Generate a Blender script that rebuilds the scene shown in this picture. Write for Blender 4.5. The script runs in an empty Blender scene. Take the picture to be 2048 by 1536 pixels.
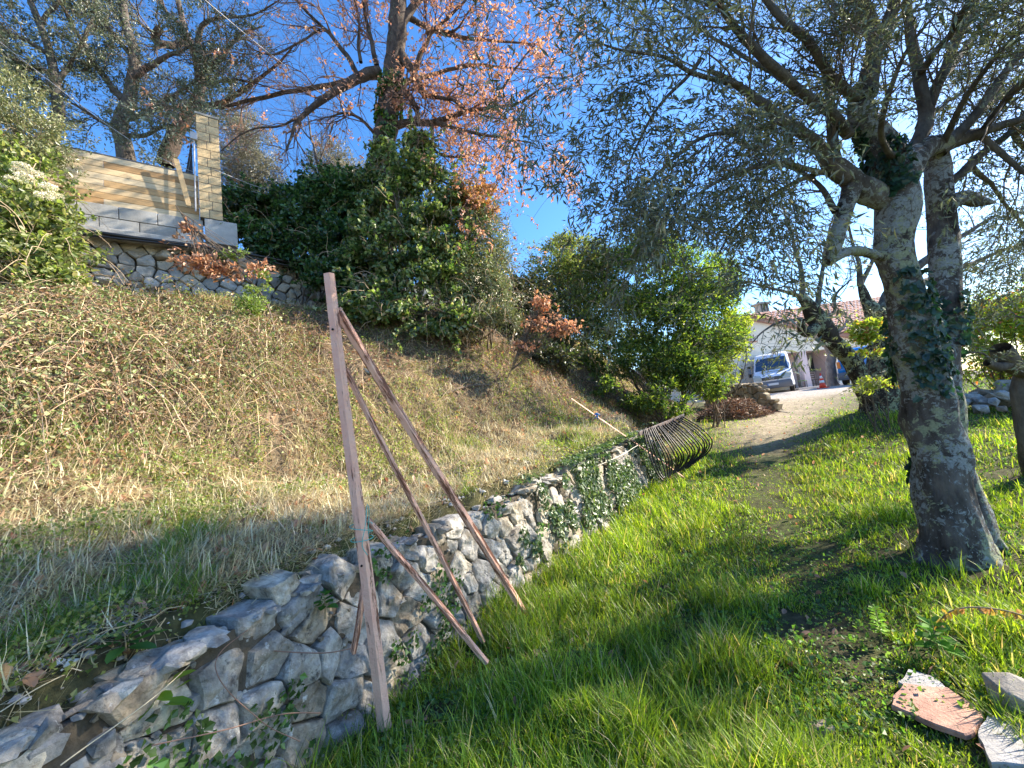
import bpy, bmesh, math
import numpy as np
from mathutils import Vector, Matrix
R_ = np.random.default_rng(7)
S = bpy.context.scene
rad = math.radians

# ------------------------------------------------------------------ camera
FPX = 800.0; CAMZ = 1.6; PITCH = 5.8; ROLL = -6.85
cd = bpy.data.cameras.new('camera'); cam = bpy.data.objects.new('camera', cd)
S.collection.objects.link(cam); S.camera = cam
cd.sensor_width = 36; cd.lens = 36*FPX/2048; cd.clip_end = 1500; cd.clip_start = .05
CM = Matrix.Rotation(rad(90+PITCH), 4, 'X') @ Matrix.Rotation(rad(ROLL), 4, 'Z')
cam.matrix_world = Matrix.Translation((0, 0, CAMZ)) @ CM
CR = np.array(CM.to_3x3()); CO = np.array([0, 0, CAMZ])

# ------------------------------------------------------------------ light
SUN_AZ = 76.0      # degrees to the right of the view direction (+y)
SUN_EL = 30.0
sd = np.array([math.sin(rad(SUN_AZ))*math.cos(rad(SUN_EL)), math.cos(rad(SUN_AZ))*math.cos(rad(SUN_EL)), math.sin(rad(SUN_EL))])
w = bpy.data.worlds.new('World'); S.world = w; w.use_nodes = True
nt = w.node_tree
sky = nt.nodes.new('ShaderNodeTexSky'); sky.sky_type = 'NISHITA'; sky.sun_disc = False
sky.sun_elevation = rad(SUN_EL); sky.sun_rotation = rad(SUN_AZ)
sky.altitude = 200; sky.air_density = 1.0; sky.dust_density = 0.4; sky.ozone_density = 3.0
hsv = nt.nodes.new('ShaderNodeHueSaturation'); hsv.inputs['Saturation'].default_value = 1.25; hsv.inputs['Hue'].default_value = .505
nt.links.new(sky.outputs[0], hsv.inputs['Color']); nt.links.new(hsv.outputs[0], nt.nodes['Background'].inputs[0])
nt.nodes['Background'].inputs[1].default_value = 0.135
sl = bpy.data.lights.new('sun', 'SUN'); sl.energy = 5.0; sl.angle = rad(.5); sl.color = (1, .90, .74)
so = bpy.data.objects.new('sun', sl); S.collection.objects.link(so)
so.rotation_euler = Vector(-sd).to_track_quat('-Z', 'Y').to_euler()
S.view_settings.view_transform = 'Standard'; S.view_settings.look = 'None'
S.view_settings.exposure = 1.65; S.view_settings.gamma = 1
S.cycles.max_bounces = 6; S.cycles.transparent_max_bounces = 4
S.cycles.diffuse_bounces = 3; S.cycles.transmission_bounces = 4

# ------------------------------------------------------------------ maths helpers
def ray(px, py):
    d = CR @ np.array([(px-1024)/FPX, (768-py)/FPX, -1.0]); return d
def P(px, py, y):
    d = ray(px, py); return CO + d*(y/d[1])
def nrm(a): return a/np.maximum(np.linalg.norm(a, axis=-1, keepdims=True), 1e-9)
def _h(i, j, k, s):
    n = (i*374761393 + j*668265263 + k*2147483647 + s*974634777) & 0xffffffff
    n = ((n ^ (n >> 13))*1274126177) & 0xffffffff
    return ((n ^ (n >> 16)) & 0xffffff)/float(0xffffff)
def vn(p, f=1., s=0):
    p = np.asarray(p, float)*f; i = np.floor(p).astype(np.int64); t = p-i; t = t*t*(3-2*t); o = 0
    for a in (0, 1):
        for b in (0, 1):
            for c in (0, 1):
                wt = (t[..., 0] if a else 1-t[..., 0])*(t[..., 1] if b else 1-t[..., 1])*(t[..., 2] if c else 1-t[..., 2])
                o = o + wt*_h(i[..., 0]+a, i[..., 1]+b, i[..., 2]+c, s)
    return o*2-1
def fbm(p, f=1., s=0, o=4):
    r = 0; a = 1.
    for k in range(o): r = r+a*vn(p, f*2**k, s+k*17); a *= .5
    return r/1.8
def sst(a, b, x): t = np.clip((x-a)/(b-a), 0, 1); return t*t*(3-2*t)
def v2(x, y): return np.stack([x, y, np.zeros_like(x)], -1)

# ------------------------------------------------------------------ terrain
BY = np.array([-6, -3, 0, 1.3, 2.1, 2.75, 4.2, 6.5, 8, 12, 16, 20, 30, 60])
BX = np.array([-2.2, -2.0, -1.7, -1.42, -1.25, -.95, 0, 1.7, 2.75, 5.3, 7.6, 9.3, 12, 20])
def lane(y): return 1.6*sst(3.5, 20.5, y)*.6+1.6*.4*np.clip((y-3.5)/17, 0, 1)
def dist_bank(x, y):
    return (np.interp(y, BY, BX)-x)*np.interp(y, [1.5, 3.2], [1., .8])
UP0 = np.array([-6.2, 8.0]); UD = np.array([.8, .6]); UN = np.array([-.6, .8])
def terr(x, y, fine=True):
    x = np.asarray(x, float); y = np.asarray(y, float)
    d = dist_bank(x, y)
    st = np.interp(y, [0, 3, 8, 10, 16, 22], [.88, .92, .97, .8, .45, .0])
    wd = np.interp(y, [0, 7.5, 10, 20], [.16, .16, 1.2, 1.5])
    b = st*sst(.12, .14+wd, d)
    k = np.interp(y, [0, 13, 17, 26], [1, 1, .8, .2])
    e0 = np.interp(y, [4, 9], [1.6, 1.0]); b = b+k*(.14*np.clip(d, 0, 1.6)+np.interp(y, [4, 7.5, 9.5, 12], [.68, .72, .98, 1.12])*np.clip(d-e0, 0, 100)*sst(e0-.4, e0+1.4, d))
    cap = 4.22-np.interp(y, [9, 14, 24], [0, .2, 1.3])+0*x
    b = np.where(b > cap-.25, cap-.25+.25*(1-np.exp(-(b-cap+.25)/.25)), b)
    u = (x-UP0[0])*UD[0]+(y-UP0[1])*UD[1]; v = (x-UP0[0])*UN[0]+(y-UP0[1])*UN[1]
    up = np.interp(u, [0, 3, 8], [1.75, 1.2, .0])*sst(.15, .32, v)
    z = lane(y)+b+up
    # mound towards the right of the big olive, and under it
    z = z+.10*np.exp(-((x-3.9)**2+(y-3.6)**2)/1.1)+.25*np.exp(-((x-8.9)**2+(y-10)**2)/1.5)
    z = z+.25*sst(5, 9, x)*sst(12, 6, y)
    if fine:
        q = v2(x, y); on = sst(.3, .6, d)
        far = 1/(1+np.maximum(y, 0)/25)
        z = z+(.035*fbm(q, 1.1, 3, 3)+.012*vn(q, 5, 9))*far + on*np.where(y < 18, .15*fbm(q, .9, 5, 4)+.06*vn(q, 2.6, 7)+.03*vn(q, 6, 8), 0)*(v < 0)
    return z
def G(px, py, far=60):
    d = ray(px, py); t = .3; 
    prev = t
    while t < far:
        p = CO+d*t
        if p[2] < float(terr(p[0], p[1])):
            a, b = prev, t
            for _ in range(12):
                m = (a+b)/2; p = CO+d*m
                if p[2] < float(terr(p[0], p[1])): b = m
                else: a = m
            return CO+d*b
        prev = t; t *= 1.012
    return CO+d*far

# ------------------------------------------------------------------ mesh helpers
def link(o, parent=None):
    S.collection.objects.link(o)
    if parent is not None: o.parent = parent
    return o
def tag(o, label=None, cat=None, group=None, kind=None):
    if label: o['label'] = label
    if cat: o['category'] = cat
    if group: o['group'] = group
    if kind: o['kind'] = kind
    return o
def E(name, loc, label, cat, group=None, rz=0.):
    o = bpy.data.objects.new(name, None); o.empty_display_size = .1
    o.location = Vector([float(a) for a in loc]); o.rotation_euler = (0, 0, rz); link(o)
    return tag(o, label, cat, group)
def MESH(name, V, Fs, mat, parent=None, col=None, smooth=False, origin=None):
    """V (n,3) world coordinates; Fs list of (m,k) int arrays; local coordinates are taken off the parent's location"""
    V = np.asarray(V, np.float32).reshape(-1, 3)
    if origin is not None: V = V-np.asarray(origin, np.float32)
    me = bpy.data.meshes.new(name); Fs = [np.asarray(f, np.int32) for f in Fs if len(f)]
    me.vertices.add(len(V)); me.vertices.foreach_set('co', V.ravel())
    nl = sum(f.size for f in Fs); npoly = sum(len(f) for f in Fs)
    me.loops.add(nl); me.loops.foreach_set('vertex_index', np.concatenate([f.ravel() for f in Fs]))
    tot = np.concatenate([np.full(len(f), f.shape[1], np.int32) for f in Fs])
    st = np.concatenate([[0], np.cumsum(tot)[:-1]]).astype(np.int32)
    me.polygons.add(npoly); me.polygons.foreach_set('loop_start', st)
    try: me.polygons.foreach_set('loop_total', tot)
    except Exception: pass
    me.polygons.foreach_set('use_smooth', np.full(npoly, smooth))
    me.update(calc_edges=True)
    if col is not None:
        ca = me.color_attributes.new('Col', 'FLOAT_COLOR', 'POINT')
        c = np.ones((len(V), 4), np.float32); c[:, :3] = col; ca.data.foreach_set('color', c.ravel())
    o = bpy.data.objects.new(name, me); me.materials.append(mat)
    if origin is not None and parent is None: o.location = Vector([float(a) for a in origin])
    return link(o, parent)
class MB:
    """collects simple solids; build() links them as ONE mesh object"""
    def __init__(s): s.V = []; s.F = {}; s.n = 0; s.C = []
    def add(s, V, Fs, col=None):
        V = np.asarray(V, float).reshape(-1, 3)
        for f in Fs:
            f = np.asarray(f)
            if len(f): s.F.setdefault(f.shape[1], []).append(f+s.n)
        s.V.append(V); s.n += len(V)
        s.C.append(np.broadcast_to(np.array([1, 1, 1.] if col is None else col), (len(V), 3)))
        return s
    def box(s, c, sz, M=None, col=None, bev=0.):
        x, y, z = [a/2 for a in sz]; b = min(bev, x*.9, y*.9, z*.9)
        if b <= 0:
            V = np.array([[i*x, j*y, k*z] for k in (-1, 1) for j in (-1, 1) for i in (-1, 1)])
            F = [[0, 2, 3, 1], [4, 5, 7, 6], [0, 1, 5, 4], [2, 6, 7, 3], [0, 4, 6, 2], [1, 3, 7, 5]]
            s_ = [F]
        else:
            bm = bmesh.new(); bmesh.ops.create_cube(bm, size=1)
            for v in bm.verts: v.co = (v.co.x*2*x, v.co.y*2*y, v.co.z*2*z)
            bmesh.ops.bevel(bm, geom=bm.edges[:], offset=b, segments=2, affect='EDGES', profile=.6)
            V = np.array([v.co[:] for v in bm.verts]); bm.verts.index_update(); d = {}
            for f in bm.faces: d.setdefault(len(f.verts), []).append([v.index for v in f.verts])
            s_ = list(d.values()); bm.free()
        if M is not None: V = V @ np.asarray(M)[:3, :3].T
        return s.add(V+np.array(c), s_, col)
    def tube(s, pts, r, sides=8, col=None, cap=True):
        p = np.asarray(pts, float)[None]; rr = np.broadcast_to(np.asarray(r, float), (p.shape[1],))[None]
        V, F = tubes(p, rr, sides); Fs = F[:]
        K = p.shape[1]
        if cap: Fs = Fs+[np.array([list(range(sides))[::-1]]), np.array([[(K-1)*sides+i for i in range(sides)]])]
        return s.add(V, Fs, col)
    def lathe(s, prof, c=(0, 0, 0), sides=20, axis=2, col=None):
        a = np.linspace(0, 2*math.pi, sides, endpoint=False); pr = np.array(prof, float)
        V = np.stack([np.outer(pr[:, 0], np.cos(a)), np.outer(pr[:, 0], np.sin(a)), np.repeat(pr[:, 1:2], sides, 1)], -1).reshape(-1, 3)
        if axis == 0: V = V[:, [2, 0, 1]]
        if axis == 1: V = V[:, [1, 2, 0]]
        F = [[i*sides+j, i*sides+(j+1) % sides, (i+1)*sides+(j+1) % sides, (i+1)*sides+j] for i in range(len(pr)-1) for j in range(sides)]
        caps = [list(range(sides))[::-1], [(len(pr)-1)*sides+i for i in range(sides)]]
        return s.add(V+np.array(c), [F, caps], col)
    def hull(s, pts, col=None):
        bm = bmesh.new()
        for p in pts: bm.verts.new(Vector([float(a) for a in p]))
        r = bmesh.ops.convex_hull(bm, input=bm.verts[:])
        bad = [g for g in r['geom_interior'] if isinstance(g, bmesh.types.BMVert)]
        bmesh.ops.delete(bm, geom=bad, context='VERTS')
        bm.verts.index_update(); V = np.array([v.co[:] for v in bm.verts]); d = {}
        for f in bm.faces: d.setdefault(len(f.verts), []).append([v.index for v in f.verts])
        bm.free()
        return s.add(V, list(d.values()), col)
    def build(s, name, mat, parent=None, origin=None, smooth=False, xf=None):
        V = np.concatenate(s.V)
        if xf is not None: V = V @ np.asarray(xf)[:3, :3].T+np.asarray(xf)[:3, 3]
        return MESH(name, V, [np.concatenate(f) for f in s.F.values()], mat, parent, np.concatenate(s.C), smooth, origin)
def tubes(Pt, Rr, sides=5, rough=0., seed=0, stretch=None):
    """Pt (N,K,3), Rr (N,K) -> V, [F]"""
    Pt = np.asarray(Pt, float); N, K, _ = Pt.shape
    T = nrm(np.gradient(Pt, axis=1)); m = nrm(T.mean(1))
    ref = np.where(np.abs(m[:, 2:3]) > .75, np.array([[1., 0, 0]]), np.array([[0, 0, 1.]]))
    A = nrm(np.cross(T, ref[:, None, :])); B = np.cross(T, A)
    a = np.linspace(0, 2*math.pi, sides, endpoint=False)
    D = A[:, :, None]*np.cos(a)[None, None, :, None]+B[:, :, None]*np.sin(a)[None, None, :, None]
    V = Pt[:, :, None]+D*Rr[:, :, None, None]
    if rough > 0:
        n = fbm(V*np.array([1, 1, .35]), 9, seed, 3)+.6*vn(V, 3.3, seed+5)
        V = V+D*(Rr[:, :, None, None]*rough*n[..., None])
    V = V.reshape(-1, 3)
    i = np.arange(N)[:, None, None]*K*sides; k = np.arange(K-1)[None, :, None]*sides; j = np.arange(sides)[None, None]
    j2 = (j+1) % sides
    F = np.stack([i+k+j, i+k+j2, i+k+sides+j2, i+k+sides+j], -1).reshape(-1, 4)
    return V, [F]
def smooth_path(pts, K=14, jit=0., seed=0):
    p = np.asarray(pts, float); n = len(p)
    if n == 2: q = p[0]+(p[1]-p[0])*np.linspace(0, 1, K)[:, None]
    else:
        e = np.vstack([2*p[0]-p[1], p, 2*p[-1]-p[-2]]); t = np.linspace(0, n-1-1e-6, K); i = t.astype(int); f = (t-i)[:, None]
        a, b, c, d = e[i], e[i+1], e[i+2], e[i+3]
        q = .5*(2*b+(c-a)*f+(2*a-5*b+4*c-d)*f**2+(-a+3*b-3*c+d)*f**3)
    if jit: q = q+jit*np.stack([vn(q, 3, seed), vn(q, 3, seed+1), vn(q, 3, seed+2)], -1)
    return q
def limb(spec, K=14, jit=.03):
    """spec: [(px,py,depth,r),...] -> path, radii"""
    p = np.array([P(a, b, c) for a, b, c, r in spec]); r = np.array([s[3] for s in spec])
    q = smooth_path(p, K, jit, int(spec[0][0])); rr = np.interp(np.linspace(0, len(r)-1, K), np.arange(len(r)), r)
    return q, rr
def spawn(Pt, Rr, per, length, K=5, spread=.9, wander=.35, grav=0., rf=.55, tmin=.15, seed=0, lvar=.5, rmax=.05):
    """children twigs of every parent path"""
    g = np.random.default_rng(seed); N, Kp, _ = Pt.shape; M = N*per
    pi = np.repeat(np.arange(N), per); t = (tmin+(1-tmin)*g.random(M))*(Kp-1)*.999; i = t.astype(int); f = (t-i)[:, None]
    p0 = Pt[pi, i]*(1-f)+Pt[pi, i+1]*f; r0 = np.minimum(Rr[pi, i]*rf, rmax); d = nrm(Pt[pi, i+1]-Pt[pi, i])
    d = nrm(d+spread*nrm(g.normal(size=(M, 3)))+np.array([0, 0, grav])); L = length*(1-lvar+2*lvar*g.random(M))/(K-1)
    out = [p0]
    for k in range(K-1):
        out.append(out[-1]+d*L[:, None]); d = nrm(d+wander*g.normal(size=(M, 3))+np.array([0, 0, grav*.5]))
    return np.stack(out, 1), r0[:, None]*np.linspace(1, .25, K)[None]
def leaves(C, D, Nn, L, Wd, shape='diamond'):
    """C base points, D directions, Nn normals, L, Wd arrays -> V,[F], verts per leaf"""
    D = nrm(D); s = nrm(np.cross(D, Nn)); n = np.cross(s, D); L = np.asarray(L)[:, None]; Wd = np.asarray(Wd)[:, None]; M = len(C)
    if shape == 'diamond':
        V = np.stack([C, C+D*L*.45+s*Wd*.5, C+D*L, C+D*L*.45-s*Wd*.5], 1); F = np.arange(M)[:, None]*4+np.arange(4)[None]; return V.reshape(-1, 3), [F], 4
    if shape == 'fold':      # two faces folded on the midrib
        V = np.stack([C, C+D*L*.4+s*Wd*.5+n*Wd*.15, C+D*L-n*Wd*.15, C+D*L*.4-s*Wd*.5+n*Wd*.15], 1)
        b = np.arange(M)[:, None]*4; F = np.concatenate([b+np.array([[0, 1, 2]]), b+np.array([[0, 2, 3]])]); return V.reshape(-1, 3), [F], 4
    if shape == 'ivy':       # five pointed leaf
        o = np.array([[0, .05], [.5, -.02], [.30, .34], [.36, .62], [0, 1.], [-.36, .62], [-.30, .34], [-.5, -.02]])
        V = C[:, None]+D[:, None]*(o[None, :, 1:2]*L[:, :, None])+s[:, None]*(o[None, :, 0:1]*Wd[:, :, None])+n[:, None]*(np.abs(o[None, :, 0:1])*Wd[:, :, None]*.25)
        F = np.arange(M)[:, None]*8+np.arange(8)[None]; return V.reshape(-1, 3), [F], 8
    if shape == 'oval':
        o = np.array([[0, 0], [.38, .25], [.5, .55], [.3, .85], [0, 1.], [-.3, .85], [-.5, .55], [-.38, .25]])
        V = C[:, None]+D[:, None]*(o[None, :, 1:2]*L[:, :, None])+s[:, None]*(o[None, :, 0:1]*Wd[:, :, None])+n[:, None]*(np.abs(o[None, :, 0:1])*Wd[:, :, None]*.3-(o[None, :, 1:2]**2)*L[:, :, None]*.12)
        b = np.arange(M)[:, None]*8; F = np.concatenate([b+np.array([[0, 1, 2, 3, 4]]), b+np.array([[0, 4, 5, 6, 7]])]); return V.reshape(-1, 3), [F], 8
def pick(M, cols, wts=None, var=.25, seed=0):
    g = np.random.default_rng(seed); c = np.array(cols, float); wts = np.ones(len(c)) if wts is None else np.array(wts, float)
    k = g.choice(len(c), M, p=wts/wts.sum()); return np.clip(c[k]*(1+var*(g.random((M, 1))*2-1))*(1+.12*(g.random((M, 3))-.5)), 0, 1)
def rand_dir(M, g, up=0.): return nrm(g.normal(size=(M, 3))+np.array([0, 0, up]))

# ------------------------------------------------------------------ materials
def mat(name, col=(.5, .5, .5), rough=.7, metal=0., var=0., vscale=4., bump=0., bscale=20., col2=None, attr=False, spec=.4, detail=6, stretch=None):
    m = bpy.data.materials.new(name); m.use_nodes = True; t = m.node_tree; b = t.nodes['Principled BSDF']
    b.inputs['Base Color'].default_value = (*col, 1); b.inputs['Roughness'].default_value = rough
    b.inputs['Metallic'].default_value = metal; b.inputs['Specular IOR Level'].default_value = spec
    tc = t.nodes.new('ShaderNodeTexCoord'); src = tc.outputs['Object']
    if stretch:
        mp = t.nodes.new('ShaderNodeMapping'); mp.inputs['Scale'].default_value = stretch; t.links.new(src, mp.inputs[0]); src = mp.outputs[0]
    last = None
    if attr:
        a = t.nodes.new('ShaderNodeAttribute'); a.attribute_name = 'Col'; last = a.outputs['Color']
    if col2 is not None or var:
        n = t.nodes.new('ShaderNodeTexNoise'); n.inputs['Scale'].default_value = vscale; n.inputs['Detail'].default_value = detail; n.inputs['Roughness'].default_value = .65
        t.links.new(src, n.inputs['Vector'])
        r = t.nodes.new('ShaderNodeMapRange'); r.inputs[1].default_value = .32; r.inputs[2].default_value = .68; t.links.new(n.outputs[0], r.inputs[0])
        mx = t.nodes.new('ShaderNodeMix'); mx.data_type = 'RGBA'; t.links.new(r.outputs[0], mx.inputs[0])
        if attr:
            mx.blend_type = 'MULTIPLY'; mx.inputs[0].default_value = 1; t.links.new(last, mx.inputs[6])
            mx2 = t.nodes.new('ShaderNodeMix'); mx2.data_type = 'RGBA'; t.links.new(r.outputs[0], mx2.inputs[0])
            mx2.inputs[6].default_value = (*([1-var]*3), 1) if col2 is None else (*col2, 1); mx2.inputs[7].default_value = (1+var*.3, 1+var*.3, 1+var*.3, 1)
            for l in list(mx.inputs[0].links): t.links.remove(l)
            mx.inputs[0].default_value = 1; t.links.new(mx2.outputs[2], mx.inputs[7])
        else:
            c2 = col2 if col2 is not None else [c*(1-var) for c in col]
            mx.inputs[6].default_value = (*c2, 1); mx.inputs[7].default_value = (*col, 1)
        last = mx.outputs[2]
    if last is not None: t.links.new(last, b.inputs['Base Color'])
    if bump:
        n2 = t.nodes.new('ShaderNodeTexNoise'); n2.inputs['Scale'].default_value = bscale; n2.inputs['Detail'].default_value = 8; n2.inputs['Roughness'].default_value = .7
        t.links.new(src, n2.inputs['Vector']); bp = t.nodes.new('ShaderNodeBump'); bp.inputs['Strength'].default_value = bump; bp.inputs['Distance'].default_value = .02
        t.links.new(n2.outputs[0], bp.inputs['Height']); t.links.new(bp.outputs[0], b.inputs['Normal'])
    return m
def leafmat(name, trans=.4, gloss=.06, rough=.4, tint=(1.15, 1.25, .55)):
    m = bpy.data.materials.new(name); m.use_nodes = True; t = m.node_tree; t.nodes.remove(t.nodes['Principled BSDF'])
    out = t.nodes['Material Output']; a = t.nodes.new('ShaderNodeAttribute'); a.attribute_name = 'Col'
    df = t.nodes.new('ShaderNodeBsdfDiffuse'); tr = t.nodes.new('ShaderNodeBsdfTranslucent'); gl = t.nodes.new('ShaderNodeBsdfGlossy')
    mm = t.nodes.new('ShaderNodeMix'); mm.data_type = 'RGBA'; mm.blend_type = 'MULTIPLY'; mm.clamp_result = False; mm.inputs[0].default_value = 1; mm.inputs[7].default_value = (*[x*1.5 for x in tint], 1)
    t.links.new(a.outputs[0], mm.inputs[6]); t.links.new(a.outputs[0], df.inputs[0]); t.links.new(mm.outputs[2], tr.inputs[0])
    gl.inputs['Roughness'].default_value = rough; gl.inputs[0].default_value = (1, 1, 1, 1)
    m1 = t.nodes.new('ShaderNodeMixShader'); m1.inputs[0].default_value = trans; t.links.new(df.outputs[0], m1.inputs[1]); t.links.new(tr.outputs[0], m1.inputs[2])
    m2 = t.nodes.new('ShaderNodeMixShader'); m2.inputs[0].default_value = gloss; t.links.new(m1.outputs[0], m2.inputs[1]); t.links.new(gl.outputs[0], m2.inputs[2])
    t.links.new(m2.outputs[0], out.inputs[0]); return m
M = {}
M['leaf'] = leafmat('leaf', .48, .028, .45)
M['ivy'] = leafmat('ivy_leaf', .36, .045, .42)
M['olive'] = leafmat('olive_leaf', .26, .06, .45, (1.1, 1.1, .75))
M['dead'] = leafmat('dead_leaf', .35, .03, .5, (1.15, .95, .75))
M['grass'] = leafmat('grass_blade', .42, .02, .4, (1.2, 1.15, .45))
M['straw'] = leafmat('straw', .25, .04, .5, (1.1, 1.0, .8))
M['stone'] = mat('rubble_stone', attr=True, rough=.85, var=.5, vscale=13, bump=1., bscale=30, spec=.2, col2=(.36, .345, .33))
def stain(m, cs):
    t = m.node_tree; b = t.nodes['Principled BSDF']; src = b.inputs['Base Color'].links[0].from_socket; tc = t.nodes.new('ShaderNodeTexCoord')
    for i, (c, sc, a_, b_) in enumerate(cs):
        n = t.nodes.new('ShaderNodeTexNoise'); n.inputs['Scale'].default_value = sc; n.inputs['Detail'].default_value = 9; n.inputs['Roughness'].default_value = .75; mp = t.nodes.new('ShaderNodeMapping'); mp.inputs['Location'].default_value = (i*5.3+1, i*2.1, i); t.links.new(tc.outputs['Object'], mp.inputs[0]); t.links.new(mp.outputs[0], n.inputs[0])
        r = t.nodes.new('ShaderNodeMapRange'); r.inputs[1].default_value = a_; r.inputs[2].default_value = b_; r.inputs[4].default_value = .85; t.links.new(n.outputs[0], r.inputs[0]); mx = t.nodes.new('ShaderNodeMix'); mx.data_type = 'RGBA'; t.links.new(r.outputs[0], mx.inputs[0]); t.links.new(src, mx.inputs[6]); mx.inputs[7].default_value = (*c, 1); src = mx.outputs[2]
    t.links.new(src, b.inputs['Base Color'])
stain(M['stone'], [((.20, .15, .09), 3.5, .52, .66), ((.055, .05, .045), 11, .56, .66), ((.62, .60, .55), 8, .60, .64)])
M['stone_up'] = mat('terrace_stone', attr=True, rough=.9, var=.4, vscale=5, bump=.8, bscale=14, spec=.2)
M['mortar'] = mat('wall_earth', (.13, .105, .075), .95, var=.6, vscale=12, bump=1, bscale=30)
M['twig'] = mat('twig_bark', (.13, .10, .075), .9)
M['twig_grey'] = mat('twig_grey', (.20, .17, .14), .9)
M['vine'] = mat('dry_vine', (.40, .30, .20), .85)
M['stem'] = mat('plant_stem', (.24, .19, .11), .85)

def barkmat(name, dark, light, lich1=None, lich2=None, cov=.5, scale=7.):
    m = mat(name, light, .9, col2=dark, vscale=scale, bump=1., bscale=18, stretch=(1, 1, .45), spec=.15)
    t = m.node_tree; b = t.nodes['Principled BSDF']; src = b.inputs['Base Color'].links[0].from_socket; tc = t.nodes.new('ShaderNodeTexCoord')
    for i, (lc, sc, th) in enumerate([(lich1, 13, cov+.02), (lich2, 21, cov)]):
        if lc is None: continue
        n = t.nodes.new('ShaderNodeTexNoise'); n.inputs['Scale'].default_value = sc; n.inputs['Detail'].default_value = 7; n.inputs['Roughness'].default_value = .72; n.inputs['Distortion'].default_value = .6
        mp = t.nodes.new('ShaderNodeMapping'); mp.inputs['Location'].default_value = (i*3.7, i*1.3, 0); t.links.new(tc.outputs['Object'], mp.inputs[0]); t.links.new(mp.outputs[0], n.inputs['Vector'])
        r = t.nodes.new('ShaderNodeMapRange'); r.inputs[1].default_value = th; r.inputs[2].default_value = th+.05; big = t.nodes.new('ShaderNodeTexNoise'); big.inputs['Scale'].default_value = 2.2; big.inputs['Detail'].default_value = 2; t.links.new(mp.outputs[0], big.inputs['Vector']); ad = t.nodes.new('ShaderNodeMath'); ad.operation = 'MULTIPLY_ADD'; ad.inputs[1].default_value = .55; t.links.new(big.outputs[0], ad.inputs[0]); t.links.new(n.outputs[0], ad.inputs[2]); sb = t.nodes.new('ShaderNodeMath'); sb.operation = 'SUBTRACT'; sb.inputs[1].default_value = .275; t.links.new(ad.outputs[0], sb.inputs[0]); t.links.new(sb.outputs[0], r.inputs[0])
        n3 = t.nodes.new('ShaderNodeTexNoise'); n3.inputs['Scale'].default_value = 60; t.links.new(tc.outputs['Object'], n3.inputs['Vector'])
        cr = t.nodes.new('ShaderNodeMix'); cr.data_type = 'RGBA'; cr.inputs[6].default_value = (*[c*.45 for c in lc], 1); cr.inputs[7].default_value = (*[min(1, c*1.25) for c in lc], 1); t.links.new(n3.outputs[0], cr.inputs[0])
        mx = t.nodes.new('ShaderNodeMix'); mx.data_type = 'RGBA'; t.links.new(r.outputs[0], mx.inputs[0]); t.links.new(src, mx.inputs[6]); t.links.new(cr.outputs[2], mx.inputs[7]); src = mx.outputs[2]
    t.links.new(src, b.inputs['Base Color'])
    bp = b.inputs['Normal'].links[0].from_node; nf = t.nodes.new('ShaderNodeTexNoise'); nf.inputs['Scale'].default_value = 26; nf.inputs['Detail'].default_value = 9; nf.inputs['Roughness'].default_value = .7; mp = t.nodes.new('ShaderNodeMapping'); mp.inputs['Scale'].default_value = (1, 1, .16); t.links.new(tc.outputs['Object'], mp.inputs[0]); t.links.new(mp.outputs[0], nf.inputs[0])
    b2 = t.nodes.new('ShaderNodeBump'); b2.inputs['Strength'].default_value = 1; b2.inputs['Distance'].default_value = .035; t.links.new(nf.outputs[0], b2.inputs['Height']); t.links.new(bp.outputs[0], b2.inputs['Normal']); t.links.new(b2.outputs[0], b.inputs['Normal']); return m
M['olive_bark'] = barkmat('olive_bark', (.025, .02, .018), (.19, .17, .155), (.36, .39, .25), (.35, .38, .38), .515)
M['olive_limb'] = barkmat('olive_limb_bark', (.06, .05, .045), (.21, .19, .16), (.33, .35, .24), None, .62)
M['olive_bark2'] = barkmat('old_olive_bark', (.02, .016, .013), (.075, .06, .05), (.34, .37, .24), None, .50, 5)
M['oak_bark'] = barkmat('oak_bark', (.035, .028, .024), (.14, .11, .09), (.22, .22, .15), None, .62, 9)
M['bark'] = barkmat('grey_bark', (.06, .05, .045), (.19, .165, .14))

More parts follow.
